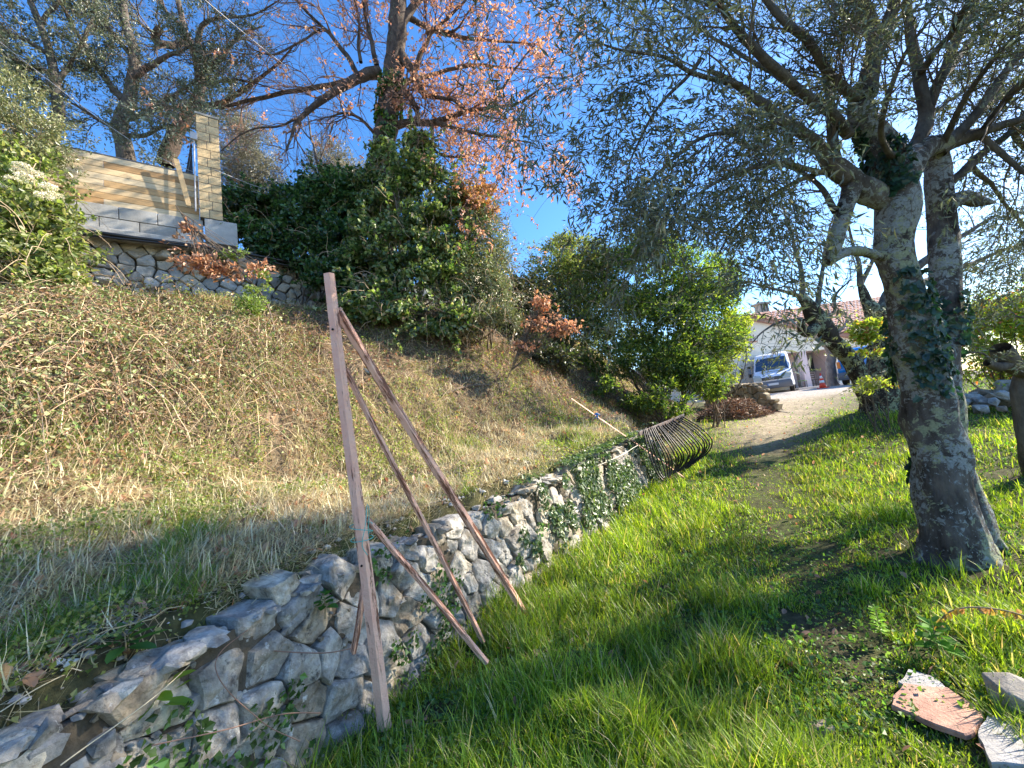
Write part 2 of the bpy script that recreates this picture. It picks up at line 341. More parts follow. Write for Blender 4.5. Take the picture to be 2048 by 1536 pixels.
# ------------------------------------------------------------------ ground sheet
def build_ground():
    def axis(lo, hi, c, h, g):
        a = [c]; s = h
        while a[-1] < hi: a.append(a[-1]+s); s = min(s*g if a[-1]-c > 9 else s, 30)
        b = [c]; s = h
        while b[-1] > lo: b.append(b[-1]-s); s = min(s*g if c-b[-1] > 9 else s, 30)
        return np.array(b[::-1][:-1]+a)
    xs = axis(-400, 600, 0, .05, 1.04); ys = axis(-14, 900, 3, .05, 1.03)
    X, Y = np.meshgrid(xs, ys); Z = terr(X, Y)
    ny, nx = X.shape; V = np.stack([X, Y, Z], -1).reshape(-1, 3)
    i = (np.arange(ny-1)[:, None]*nx+np.arange(nx-1)[None]).ravel(); F = np.stack([i, i+1, i+nx+1, i+nx], 1)
    x, y = V[:, 0], V[:, 1]; d = dist_bank(x, y); q = v2(x, y)
    n1 = fbm(q, .7, 21, 4)*.5+.5; n2 = fbm(q, 3, 31, 4)*.5+.5
    soil = np.array([.10, .075, .05]); gr = np.array([.08, .11, .03]); tan = np.array([.32, .235, .14]); path = np.array([.48, .39, .27]); grav = np.array([.50, .44, .38])
    c = soil+(gr-soil)*n2[:, None]
    hill = sst(.2, .8, d)[:, None]; c = c*(1-hill)+hill*(soil*1.1+(tan-soil)*(n2*n1*1.3)[:, None])
    # worn path up the lane and pale gravel yard
    cx = np.interp(y, [2, 6, 10, 14, 18, 24], [1.6, 3.4, 6.2, 9.2, 12.5, 16])
    pw = np.interp(y, [4, 8, 11, 15, 19], [.25, .5, 1.6, 2.6, 5]); pt = (np.exp(-((x-cx)/pw)**2)*sst(7.5, 11, y))*(.6+.6*n2)
    pt = np.clip(pt, 0, 1)[:, None]*(d < 0)[:, None]; c = c*(1-pt)+path*pt
    yd = (sst(15.5, 18, y+.6*n1)*(d < -1.3))[:, None]; c = c*(1-yd)+grav*yd
    o = MESH('ground', V, [F], mat('ground', attr=True, rough=.95, var=.55, vscale=14, bump=1, bscale=35, spec=.1), None, c, True)
    tag(o, kind='structure')
build_ground()

# ------------------------------------------------------------------ rubble walls
def clip(poly, a, b):       # keep the side of seed a against seed b
    m = (a+b)/2; n = b-a; out = []
    for i in range(len(poly)):
        p, q = poly[i], poly[(i+1) % len(poly)]; dp = (p-m)@n; dq = (q-m)@n
        if dp <= 0: out.append(p)
        if dp*dq < 0: out.append(p+(q-p)*(dp/(dp-dq)))
    return out
def stones(L, H, su, sv, gap, bulge, cols, seed, rough=.03, topf=None, fine=False):
    g = np.random.default_rng(seed); seeds = []
    nv = max(2, int(round(H/sv)))
    for r in range(nv+1):
        u = -su*g.random()
        while u < L+su:
            s = su*(.38+1.25*g.random()**1.3); seeds.append([u+s/2, (r+.5)*H/nv+(g.random()-.5)*H/nv*.75]); u += s
    A = np.array(seeds); mb = MB()
    for k, a in enumerate(A):
        if not (0 < a[0] < L): continue
        top = topf(a[0]) if topf else H
        poly = [np.array(p) for p in [(0., -.1), (L, -.1), (L, top), (0., top)]]
        if a[1] > top: continue
        near = np.where(np.abs(A-a).sum(1) < 3.2*max(su, sv))[0]
        for j in near:
            if j != k: poly = clip(poly, a, A[j])
            if len(poly) < 3: break
        if len(poly) < 3: continue
        poly = np.array(poly); c = poly.mean(0); nseg = 40 if fine else 26
        e = np.roll(poly, -1, 0)-poly; l = np.linalg.norm(e, axis=1); per = l.sum(); cum = np.concatenate([[0], np.cumsum(l)])
        rr = math.sqrt(abs(np.sum(poly[:, 0]*np.roll(poly[:, 1], -1)-np.roll(poly[:, 0], -1)*poly[:, 1]))/2/math.pi)
        if rr < .03: continue
        s = np.linspace(0, per, nseg, endpoint=False); i = np.searchsorted(cum, s, 'right')-1; ring = poly[i]+e[i]*((s-cum[i])/l[i])[:, None]
        ring = c+(ring-c)*max(.3, 1-gap/rr*(.6+.9*g.random())); ang = 0
        ring = ring*.95+.05*(c+nrm(ring-c)*rr)
        dome = bulge*(.4+g.random()); tx, ty = (g.random(2)-.5)*.5; off = (g.random()-.5)*bulge*.9; rings = []
        ph = g.random(3)*50
        for sc, w_ in ([(1.0, -.16), (1.0, .2), (.97, .7), (.91, .88), (.8, .93), (.66, .96), (.52, .98), (.38, .99), (.22, 1.)] if fine else [(1.0, -.16), (1.0, .25), (.955, .78), (.86, .92), (.58, .97), (.28, 1.)]):
            q = c+(ring-c)*sc; wv = dome*w_ if w_ > 0 else w_
            pts = np.column_stack([q, np.full(nseg, wv)])
            nn = fbm(pts+ph, 5, 3, 4); n2 = vn(pts+ph, 3/rr*.3, 8)
            if w_ > 0: pts[:, 2] += off+rough*nn*1.6+dome*.9*np.abs(n2)*w_+(q[:, 0]-c[0])*tx+(q[:, 1]-c[1])*ty
            pts[:, :2] += (rough*1.0)*np.column_stack([vn(pts+ph, 9, 4), vn(pts+ph, 9, 5)])
            
            if w_ > 0 and fine: pts[:, 2] += .012*vn(pts+ph, 19, 31)+.006*vn(pts+ph, 41, 32)-.03*np.clip(vn(pts+ph, 7, 33)-.2, 0, 1)
            rings.append(pts)
        cen = rings[-1].mean(0)+[0, 0, rough*.2]
        V = np.vstack(rings+[cen[None]]); nr = len(rings)
        F = [[a_*nseg+j, a_*nseg+(j+1) % nseg, (a_+1)*nseg+(j+1) % nseg, (a_+1)*nseg+j] for a_ in range(nr-1) for j in range(nseg)]
        T = [[(nr-1)*nseg+j, (nr-1)*nseg+(j+1) % nseg, nr*nseg] for j in range(nseg)]
        col = np.array(cols[g.integers(len(cols))])*(.75+.5*g.random())
        mb.add(V, [F, T], col)
    return mb
def map_wall(mb, path, base, batter=0.1, sgn=1):
    """(u,v,w) -> world along a 2D path; w goes to the right-hand side of the path"""
    path = np.asarray(path, float); e = np.diff(path, axis=0); l = np.linalg.norm(e, axis=1); cum = np.concatenate([[0], np.cumsum(l)])
    tn = nrm(e); tv = np.vstack([tn[0], nrm(tn[:-1]+tn[1:]), tn[-1]]) if len(tn) > 1 else np.vstack([tn[0], tn[0]])
    for k, V in enumerate(mb.V):
        u = V[:, 0]; x = np.interp(u, cum, path[:, 0]); y = np.interp(u, cum, path[:, 1])
        tx = np.interp(u, cum, tv[:, 0]); ty = np.interp(u, cum, tv[:, 1]); w_ = V[:, 2]-batter*V[:, 1]
        z = V[:, 1]+base(x, y); mb.V[k] = np.column_stack([x+ty*w_*sgn, y-tx*w_*sgn, z])
    return cum[-1]
GREY = [(.46, .44, .40), (.54, .50, .44), (.36, .35, .33), (.56, .50, .40), (.44, .37, .28)]
wy = np.arange(-1.2, 8.01, .2); wpath = np.column_stack([np.interp(wy, BY, BX), wy])
for _ in range(3): wpath[1:-1] = (wpath[:-2]+wpath[1:-1]*2+wpath[2:])/4
wl = np.linalg.norm(np.diff(wpath, axis=0), axis=1).sum()
def wtop(u): return .93+.05*math.sin(u*2.1)+.04*math.sin(u*5.3+1)
dw = E('dry_stone_wall', (wpath[20][0], wpath[20][1], 0), 'low rubble stone retaining wall beside the grass lane, behind the rusty leaning irons', 'stone wall')
mb = stones(wl, .95, .25, .165, .006, .042, GREY, 11, .020, wtop, True); map_wall(mb, wpath, lambda x, y: lane(y)-.05, .16)
mb.build('stone_face', M['stone'], dw, dw.location[:])
core = MB()
Vc = []; us = np.linspace(0, wl, 120)
for u in us:
    for (v, w_) in ((-.1, -.02), (.88, -.02), (.84, -.42), (-.1, -.42)): Vc.append([u, v, w_+(.02*math.sin(u*9+v*5) if v > 0 else 0)])
Fc = [[i*4+j, i*4+(j+1) % 4, i*4+4+(j+1) % 4, i*4+4+j] for i in range(119) for j in range(4)]
core.add(Vc, [Fc, [[0, 1, 2, 3], [479, 478, 477, 476]]]); map_wall(core, wpath, lambda x, y: lane(y)-.05, .12)
core.build('earth_core', M['mortar'], dw, dw.location[:])
# cap stones laid on the top
def rock_pts(c, s, g, n=16, box=.5):
    d = rand_dir(n, g); d = np.sign(d)*np.abs(d)**(1-box*.5); return np.asarray(c)+d*np.asarray(s)*(.75+.4*g.random((n, 1)))
fl_ = MB(); g = np.random.default_rng(12)
for i in range(560):
    u_, v_, s_ = g.random()*wl, .9*g.random(), .010+.032*g.random()**2
    fl_.hull(rock_pts((u_, v_, -.005+.02*g.random()), (s_*1.3, s_, s_), g, 12), np.array(GREY[g.integers(5)])*(.6+.5*g.random()))
map_wall(fl_, wpath, lambda x, y: lane(y)-.05, .13); fl_.build('packing_stones', M['stone'], dw, dw.location[:])
cap = MB(); g = np.random.default_rng(5)
for i in range(420):
    k = g.integers(2, len(wpath)-2); p = wpath[k]; t = nrm(wpath[k+1]-wpath[k-1]); n = np.array([-t[1], t[0]])
    near = g.random()**1.3; q = p+n*(.05+.42*g.random())+t*g.normal()*.1; s = (.02+.06*near)*(1 if i % 3 else .45)
    col = np.array(GREY[g.integers(5)])*(.85+.45*g.random())
    cap.hull(rock_pts((q[0], q[1], lane(q[1])+.83+s*.25), (s*1.2, s*1.1, s*.5), g, 18), col)
cap.build('cap_stones', M['stone'], dw, dw.location[:])

# upper terrace: rubble wall, concrete blocks, pipes
U0 = UP0+UD*-9.5; U1 = UP0+UD*9
tw = E('terrace_retaining_wall', (*UP0, 4.6), 'high grey rubble retaining wall along the top of the bank, below the concrete blocks', 'stone wall')
upath = np.array([U0, (U0+UP0)/2, UP0, (UP0+U1)/2, U1]); ul = 18.5
def ubase(x, y): u = (x-UP0[0])*UD[0]+(y-UP0[1])*UD[1]; return 4.30+0*u
mb = stones(ul, 1.85, .30, .16, .009, .07, [(.38, .37, .34), (.30, .29, .27), (.50, .47, .42), (.42, .37, .29)], 21, .02, lambda u: 1.80-max(0, u-10.5)*.13)
map_wall(mb, upath, ubase, .02); mb.build('stone_face', M['stone_up'], tw, tw.location[:])
mb = MB(); Vc = []
for u in np.linspace(0, ul, 40):
    t_ = 1.76-max(0, u-10.5)*.13
    for (v, w_) in ((-.6, -.08), (t_, -.08), (t_, -.45), (-.6, -.45)): Vc.append([u, v, w_])
mb.add(Vc, [[[i*4+j, i*4+(j+1) % 4, i*4+4+(j+1) % 4, i*4+4+j] for i in range(39) for j in range(4)], [[0, 1, 2, 3], [159, 158, 157, 156]]])
map_wall(mb, upath, ubase, 0); mb.build('earth_core', M['mortar'], tw, tw.location[:])
def UW(u, w_, z): # u along the fence from the pillar (negative = nearer), w_ towards the slope
    q = UP0+UD*u-UN*w_; return np.array([q[0], q[1], z])
UM = np.eye(4); UM[:2, 0] = UD; UM[:2, 1] = UN      # box x along the wall, y behind it
Z0 = 6.13; Z1 = 6.64
# concrete block wall
M['block'] = mat('concrete_block', attr=True, rough=.9, var=.35, vscale=3, bump=.5, bscale=60, spec=.2)
cb = E('block_wall', UW(-2, 0, Z0), 'grey concrete block wall under the wooden fence boards', 'block wall')
mb = MB(); g = np.random.default_rng(3)
rz = [(Z0, .245), (Z0+.255, .25)]
for r, (z, h) in enumerate(rz):
    u = -9.3+(r % 2)*.27
    while u < .1:
        L_ = min(.56, .1-u-.003)
        if L_ > .05: mb.box(UW(u+L_/2, .0+g.random()*.006, z+h/2), (L_-.012, .2, h-.004), UM, np.array([.40, .39, .37])*(.85+.3*g.random()), .006)
        u += .56
mb.box(UW(.40, 0, Z0+.24), (.56, .46, .52), UM, (.44, .44, .43), .01)
mb.build('blocks', M['block'], cb, cb.location[:])
mb = MB(); mb.box(UW(-4.6, -.03, (Z0+Z1)/2), (9.3, .12, .49), UM); mb.build('mortar', mat('mortar_joint', (.16, .15, .14), .95), cb, cb.location[:])
mb = MB(); mb.box(UW(-4.6, .05, Z0-.08), (9.8, .3, .17), UM, None, .02); mb.build('footing', mat('concrete_footing', (.42, .41, .39), .9, var=.4, vscale=4, bump=.5, bscale=30), cb, cb.location[:])
# wooden fence
M['board'] = mat('fence_board', attr=True, rough=.7, var=.35, vscale=5, stretch=(1, 1, 9), bump=.2, bscale=30)
fe = E('wooden_fence', UW(-4, 0, Z1), 'tan horizontal board fence panel on the concrete block wall beside the pillar', 'fence')
zb = Z1; nb = 8; g = np.random.default_rng(8)
for r in range(nb):
    mb = MB(); u = -9.2; h = .128
    while u < .037:
        L_ = min([2.6, 3.4, 2.0][(r*2+int(max(-u, 0))) % 3], .037-u)
        if L_ > .0: mb.box(UW(u+L_/2, .02, zb+h/2+.01), (L_-.004, .028, h-.006), UM, np.array([[.50, .32, .15], [.58, .43, .25], [.42, .25, .11], [.62, .50, .33]][g.integers(4)])*(.9+.2*g.random()), .004)
        u += L_
    mb.build('board', M['board'], fe, fe.location[:]); zb += .128
mb = MB(); mb.box(UW(-4.6, .0, zb+.02), (9.2, .08, .02), UM); mb.build('top_cap', mat('fence_cap', (.10, .10, .11), .5), fe, fe.location[:])
for u in (-8.9, -5.9, -2.9, -.03):
    mb = MB(); mb.box(UW(u, -.04, (Z1+zb)/2), (.06, .06, zb-Z1), UM); mb.build('post', mat('fence_post', (.35, .35, .36), .5, .6), fe, fe.location[:])
mb = MB(); a = P(352, 318, 7.62); b = P(378, 412, 7.76)
pd = nrm(b-a); mb.box((a+b)/2, (.09, .025, np.linalg.norm(b-a)), np.column_stack([np.array([*UD, 0]), np.array([*UN, 0]), pd]), (.60, .42, .22), .003)
o = mb.build('plank', M['board'], None, (a+b)/2); tag(o, 'single tan plank standing slanted against the front of the board fence', 'plank')
# pillar
pi_ = E('gate_pillar', UW(.24, 0, Z1), 'tall square pillar of yellowish concrete blocks at the end of the fence', 'pillar')
mb = MB(); g = np.random.default_rng(14)
for r in range(12):
    z = Z1+.02+r*.195; k = .19+.06*(r % 2)
    for (a, b) in ((-.2, -.2+k*.9), (-.2+k*.9, .2)):
        mb.box(UW(.24+(a+b)/2, .0, z+.095), (b-a-.010, .40, .183), UM, np.array([.62, .46, .26])*(.8+.35*g.random()), .008)
mb.build('blocks', mat('pillar_block', attr=True, rough=.9, var=.35, vscale=6, bump=.7, bscale=40), pi_, pi_.location[:])
mb = MB(); mb.box(UW(.24, 0, Z1+1.19), (.385, .385, 2.34), UM); mb.build('mortar', mat('dark_joint', (.14, .12, .10), .95), pi_, pi_.location[:])
mb = MB(); mb.box(UW(.24, 0, Z1+2.385), (.43, .43, .05), UM, None, .01); mb.build('cap', mat('pillar_cap', (.42, .38, .33), .9, var=.3), pi_, pi_.location[:])
PVC = mat('grey_pipe', (.42, .42, .44), .5)
mb = MB(); mb.tube([UW(-.02, .235, Z1+.1), UW(.0, .235, Z1+1.7)], .014, 10); mb.box(UW(0, .25, Z1+1.78), (.12, .07, .16), UM, None, .01)
tag(mb.build('conduit_pipe', PVC, None, UW(0, .25, Z1+.5)), 'pale grey vertical conduit with a small box fixed beside the pillar', 'pipe')
# iron railing behind the fence, running away from us
ir = E('iron_railing', UW(-.1, -.5, Z1), 'dark spiked iron railing seen above the fence boards by the pillar', 'railing')
mb = MB(); mt = MB(); IRN = mat('dark_iron', (.03, .032, .04), .45, .5)
for i in range(11):
    q = UW(-.06-.02*i, -.3-.17*i, 0); mb = MB(); mb.tube([q+[0, 0, Z1+.1], q+[0, 0, Z1+1.85]], .011, 6)
    mb.lathe([(.004, 0), (.028, .04), (.02, .07), (.001, .16)], q+[0, 0, Z1+1.85], 8)
    mb.build('spiked_bar', IRN, ir, ir.location[:])
mb = MB()
for z in (Z1+.6, Z1+1.65): mb.tube([UW(-.06, -.25, z), UW(-.28, -2.1, z)], .016, 6)
mb.build('rails', IRN, ir, ir.location[:])
# black pipes on the terrace wall
PB = mat('black_pipe', (.018, .018, .02), .28)
for k, (r, dz, w_, lab) in enumerate([(.035, 0, .27, 'thick black plastic pipe lying along the terrace wall under the blocks'), (.022, -.075, .29, 'thin black plastic pipe just under the thick one on the terrace wall')]):
    pts = [UW(u, w_+.02*math.sin(u*2+k), 6.0+dz-.012*abs(u+4)*0+.02*math.sin(u*1.3+k)-(.06*max(0, u+.5))) for u in np.linspace(-8, 4.5, 50)]
    mb = MB(); mb.tube(pts, r, 10); tag(mb.build('black_pipe', PB, None, pts[25], True), lab, 'pipe', 'black pipes along the terrace wall')

# ------------------------------------------------------------------ rusty irons leaning on the wall
def ironmat(name, cov):
    m = mat(name, (.80, .40, .28), .65, col2=(.84, .52, .38), vscale=6, bump=.5, bscale=50, spec=.4)
    t = m.node_tree; b = t.nodes['Principled BSDF']; src = b.inputs['Base Color'].links[0].from_socket; tc = t.nodes.new('ShaderNodeTexCoord')
    n = t.nodes.new('ShaderNodeTexNoise'); n.inputs['Scale'].default_value = 16; n.inputs['Detail'].default_value = 8; n.inputs['Roughness'].default_value = .75; n.inputs['Distortion'].default_value = .4
    mp = t.nodes.new('ShaderNodeMapping'); mp.inputs['Scale'].default_value = (1.6, 1.6, .16); t.links.new(tc.outputs['Object'], mp.inputs[0]); t.links.new(mp.outputs[0], n.inputs[0])
    r = t.nodes.new('ShaderNodeMapRange'); r.inputs[1].default_value = cov; r.inputs[2].default_value = cov+.06; t.links.new(n.outputs[0], r.inputs[0])
    mx = t.nodes.new('ShaderNodeMix'); mx.data_type = 'RGBA'; t.links.new(r.outputs[0], mx.inputs[0]); t.links.new(src, mx.inputs[6]); mx.inputs[7].default_value = (.20, .075, .04, 1); t.links.new(mx.outputs[2], b.inputs['Base Color']); return m
M['iron1'] = ironmat('pink_painted_iron', .545); M['iron2'] = ironmat('rusted_iron', .475)
def angle_iron(a, b, wd, th, m, label, face=(0.3, -1, 0), taper=1., holes=()):
    a = np.asarray(a, float); b = np.asarray(b, float); L = np.linalg.norm(b-a); z = (b-a)/L; f = np.asarray(face, float); y = nrm(f-z*(f@z)); x = np.cross(y, z)
    mb = MB(); c45 = math.sqrt(.5)
    # two flanges meeting in a ridge, swept with slight irregularity
    prof = np.array([[-wd*.62, -wd*.32], [-wd*.62, -wd*.32+th], [-wd*.10, th*1.4], [wd*.55, -wd*.22+th], [wd*.55, -wd*.22], [-wd*.10, 0]])
    K = 40; V = []
    for i in range(K):
        s_ = i/(K-1); k = 1-(1-taper)*s_; ctr = a+z*L*s_+x*.004*math.sin(s_*7+L)+y*.004*math.sin(s_*5)
        for (u, v) in prof: V.append(ctr+x*u*k+y*v*k)
    n = len(prof); F = [[i*n+j, i*n+(j+1) % n, (i+1)*n+(j+1) % n, (i+1)*n+j] for i in range(K-1) for j in range(n)]
    mb.add(V, [F, [[5, 4, 3, 2, 1, 0], [(K-1)*n+j for j in range(n)]]])
    Rm = np.column_stack([x, y, z]); V = np.concatenate(mb.V); V = (V-a) @ Rm; mb.V = [V]
    o = mb.build('angle_iron', m); o.matrix_world = Matrix.Translation(Vector(a.tolist())) @ Matrix(Rm.tolist()).to_4x4()
    tag(o, label, 'metal post', 'rusty angle irons'); 
    for h in holes:
        q = MB(); q.lathe([(.0001, 0), (.007, 0), (.007, .003), (.0001, .0032)], (0, -.0, 0), 10, 1)
        ho = q.build('bolt_hole', M['dark'], o); ho.location = (wd*.2, -wd*.055+th*1.1, L*h)
    return o
M['dark'] = mat('dark_hole', (.01, .008, .007), .9)
b1 = P(769, 1462, 2.30); t1 = P(656, 545, 2.36)
angle_iron(b1, t1, .062, .006, M['iron1'], 'tallest and thickest pink painted iron post, standing nearly upright in front of the stone wall', (.25, -1, 0), .85, (.33, .86))
angle_iron(P(1052, 1232, 3.50), P(672, 618, 2.44), .052, .006, M['iron2'], 'long rusty iron leaning from the top of the tall pink post down to the right', (.2, -1, .3))
angle_iron(P(968, 1285, 3.10), P(690, 738, 2.44), .032, .005, M['iron2'], 'thin rusty rod leaning from the middle of the tall pink post down to the grass', (.2, -1, .3))
angle_iron(P(975, 1326, 2.75), P(733, 1036, 2.42), .032, .005, M['iron2'], 'short brown iron strut leaning from the turquoise rope down to the grass', (.2, -1, .3))
angle_iron(P(692, 1385, 2.50), P(730, 1160, 2.40), .030, .005, M['iron2'], 'shortest rusty iron, just behind the foot of the tall pink post', (.2, -1, 0))
ga = G(1374, 956); gb = G(1143, 796)
pb = P(1143, 796, 6.35)
angle_iron(P(1376, 960, min(ga[1], 7.3)), pb, .032, .005, M['iron2'], 'pinkish iron bar lying slanted across the bank beside the curved tines', (0, -.6, 1))
g = np.random.default_rng(2)
# turquoise cord around the tall post
mb = MB(); c = P(722, 1050, 2.33); th = np.linspace(0, 2*math.pi*2.2, 60)
pts = [c+np.array([.062*math.cos(t)*1.0, .045*math.sin(t), .02*math.sin(t*.5)-.006*t]) for t in th]+[P(738, 1020, 2.30), P(734, 1010, 2.29), P(731, 1050, 2.27), P(724, 1090, 2.28), P(735, 1110, 2.3)]
mb.tube(smooth_path(pts, 140), .0022, 5); tag(mb.build('cord', mat('turquoise_cord', (.10, .50, .45), .6), None, c, True), 'turquoise cord looped around the tall pink post', 'cord')
BLU = mat('blue_plastic', (.02, .16, .50), .45)
for (px, py, y, lab) in [(1194, 831, 6.5, 'small blue tie around the iron bar on the bank'), (1097, 957, 4.9, 'blue clothes peg shaped clip hanging on the wire over the stone wall')]:
    c = P(px, py, y); mb = MB()
    mb.tube([c+[-.05, 0, .01], c+[0, -.01, .03], c+[.05, 0, .0]], [.006, .016, .006], 8); mb.tube([c+[-.02, 0, .04], c+[0, -.01, .0], c+[.01, 0, -.07]], [.008, .015, .005], 8); mb.tube([c+[.0, 0, .0], c+[-.05, -.01, -.05]], [.01, .004], 8)
    tag(mb.build('blue_clip', BLU, None, c, True), lab, 'clip')
mb = MB(); mb.tube(smooth_path([P(985, 972, 4.5), P(1040, 968, 4.7), P(1097, 957, 4.9), P(1180, 937, 5.6), P(1240, 912, 6.2), P(1275, 890, 6.6)], 40, .01), .004, 5)
tag(mb.build('wire', mat('pale_wire', (.45, .42, .36), .5), None, P(1097, 957, 4.9)), 'pale slack wire strung along the face of the stone wall', 'wire')

# curved tines of a hay rake
TIN = mat('tine_steel', (.018, .015, .015), .45, .3, bump=.2, bscale=80)
rk = E('hay_rake', P(1340, 940, 7.6), 'black curved spring tines hanging from a flat bar at the end of the stone wall', 'hay rake')
T0 = [P(*q) for q in [(1288, 858, 6.9), (1291, 880, 6.8), (1296, 900, 6.75), (1302, 920, 6.75), (1308, 935, 6.75), (1316, 950, 6.75), (1326, 962, 6.7)]]
T1 = [P(*q) for q in [(1322, 848, 7.4), (1345, 872, 7.2), (1362, 892, 7.1), (1372, 908, 7.1), (1372, 920, 7.15), (1364, 932, 7.2), (1352, 944, 7.2)]]
T2 = [P(*q) for q in [(1362, 834, 8.0), (1394, 852, 7.8), (1415, 870, 7.7), (1424, 886, 7.7), (1416, 903, 7.75), (1394, 921, 7.8), (1372, 938, 7.8)]]
for i in range(22):
    f = i/21; A_ = np.array(T0)*(1-2*f)+np.array(T1)*2*f if f < .5 else np.array(T1)*(2-2*f)+np.array(T2)*(2*f-1)
    mb = MB(); q = smooth_path(A_+g.normal(size=(1, 3))*.008+g.normal(size=A_.shape)*.004, 30); mb.tube(q, .0125, 7); mb.build('tine', TIN, rk, rk.location[:], True)
a, b = P(1278, 868, 6.8), P(1368, 831, 8.1); z = nrm(b-a); x = nrm(np.cross(z, [0, 0, 1.])); mb = MB(); mb.box((a+b)/2, (.03, .07, np.linalg.norm(b-a)), np.column_stack([x, np.cross(z, x), z]), None, .004)
mb.build('bar', mat('worn_steel_bar', (.22, .21, .22), .45, .5, col2=(.14, .07, .05), vscale=10), rk, rk.location[:])

# ------------------------------------------------------------------ stones lying about
M['rubble'] = mat('broken_stone', attr=True, rough=.9, var=.5, vscale=10, bump=1, bscale=18, spec=.2); stain(M['rubble'], [((.16, .13, .09), 5, .5, .66)])
ROCK = [(.46, .41, .34), (.40, .37, .33), (.52, .48, .42), (.34, .32, .30)]
def rock(name, c, s, seed, label, cat='stone', group=None, cols=ROCK, sub=2, m='stone_up', box=.6, rot=None):
    g = np.random.default_rng(seed); bm = bmesh.new()
    for p in rock_pts((0, 0, 0), s, g, 26, box): bm.verts.new(Vector(p.tolist()))
    r = bmesh.ops.convex_hull(bm, input=bm.verts[:]); bmesh.ops.delete(bm, geom=[q for q in r['geom_interior'] if isinstance(q, bmesh.types.BMVert)], context='VERTS')
    bmesh.ops.bevel(bm, geom=bm.edges[:], offset=min(s)*.05, segments=1, affect='EDGES', clamp_overlap=True); bmesh.ops.triangulate(bm, faces=bm.faces[:])
    bm.verts.index_update(); V = np.array([v.co[:] for v in bm.verts]); F = [[v.index for v in f.verts] for f in bm.faces]; bm.free()
    V = V+nrm(V)*(min(s)*.12*fbm(V, 2/min(s), seed, 3))[:, None]
    col = np.array(cols[g.integers(len(cols))])*(.85+.3*g.random()); o = MESH(name, V, [F], M[m], None, col, False); o.location = Vector([float(a) for a in c])
    if rot is not None: o.rotation_euler = rot
    return tag(o, label, cat, group)
def slab(name, pxs, y0, th, label, m, cat='slab', dz=.03):
    """flat broken slab whose outline is given by ground points"""
    q = np.array([G(a, b) for a, b in pxs]); c = q.mean(0); n = len(q)
    A = np.column_stack([q[:, :2]-c[:2], np.ones(n)]); co, *_ = np.linalg.lstsq(A, q[:, 2], rcond=None)
    top = np.array([[p[0], p[1], co[0]*(p[0]-c[0])+co[1]*(p[1]-c[1])+co[2]+dz+th/2] for p in q])
    # denser rim
    d = []; 
    for i in range(n):
        for t in np.linspace(0, 1, 6, endpoint=False): p = top[i]*(1-t)+top[(i+1) % n]*t; d.append(p+np.array([vn(p*1, 14, 3), vn(p*1, 14, 4), 0])*.02)
    d = np.array(d); k = len(d); bot = d-[0, 0, th]; inn = c+(d-c)*.97; inn[:, 2] = d[:, 2]+.003
    V = np.vstack([bot, d-[0, 0, .004], inn]); F = [[r*k+j, r*k+(j+1) % k, (r+1)*k+(j+1) % k, (r+1)*k+j] for r in range(2) for j in range(k)]
    return tag(MESH(name, V, [F, [list(range(2*k, 3*k))], [list(range(k))[::-1]]], m, None, None, False, c), label, cat)
TERRA = mat('terracotta_slab', (.62, .36, .26), .8, col2=(.34, .17, .12), vscale=9, bump=.6, bscale=50); stain(TERRA, [((.22, .17, .11), 7, .55, .7), ((.05, .045, .03), 16, .6, .68)])
PALE = mat('pale_stone_slab', (.50, .49, .49), .8, col2=(.33, .31, .29), vscale=8, bump=.8, bscale=35); stain(PALE, [((.20, .16, .11), 6, .52, .68), ((.07, .06, .05), 18, .58, .66)])
slab('terracotta_slab', [(1783, 1428), (1812, 1386), (1900, 1395), (1972, 1440), (1958, 1485), (1930, 1492)], 2, .022, 'pinkish terracotta slab lying in the grass at the lower right', TERRA, dz=.035)
slab('pale_slab', [(1798, 1382), (1822, 1356), (1862, 1366), (1900, 1398), (1850, 1402)], 2, .025, 'small bluish grey slab tucked behind the terracotta slab', PALE, dz=.03)
slab('pale_slab', [(1960, 1500), (1978, 1452), (2060, 1462), (2090, 1560), (1985, 1550)], 2, .035, 'rough pale stone slab at the lower right corner, beyond the terracotta slab', PALE, dz=.03)
p = G(2044, 1430); rock('field_stone', p+[.0, 0, .07], (.11, .10, .09), 41, 'rounded pale brown stone at the right edge above the slabs')
p = G(1643, 1465); rock('field_stone', p+[0, 0, .015], (.055, .035, .03), 42, 'small flat grey brown stone on the worn grass left of the slabs', cols=[(.34, .27, .21)])
p = G(1697, 1424); rock('field_stone', p+[0, 0, .01], (.016, .012, .012), 43, 'tiny white pebble in the grass between the brown stone and the terracotta slab', cols=[(.6, .6, .6)])
# rubble heap on the right
g = np.random.default_rng(77); k = 0
hc = np.array([11.5, 9.1])
for i in range(120):
    a = g.random()*6.28; r_ = 1.5*math.sqrt(g.random()); x, y = hc[0]+r_*math.cos(a)*1.2, hc[1]+r_*math.sin(a)*.8
    hgt = .62*max(0, 1-(r_/1.6)**1.6)*(.3+.7*g.random()**.5); s = .08+.13*g.random()**2; fl = [.4, .8, .62][i % 3]; RC = [[(.40, .39, .37)], [(.44, .38, .30)], [(.30, .23, .17)], [(.50, .48, .45)]][i % 4]
    rock('rubble_stone', (x, y, float(terr(x, y))+hgt+.05-.06*g.random()), (s*1.25, s, s*fl), 100+i, (['pale grey', 'light tan', 'brownish', 'whitish'][i % 4]+[' flat', ' chunky', ' angular'][i % 3]+' broken stone, '+('low' if hgt < .12 else 'high' if hgt > .35 else 'midway')+(' on the left' if x < hc[0]-.5 else ' on the right' if x > hc[0]+.5 else ' in the middle')+' of the rubble heap'), 'stone', 'stones of the rubble heap', RC, m='rubble', box=.9, rot=(g.normal()*.3, g.normal()*.3, g.random()*6))
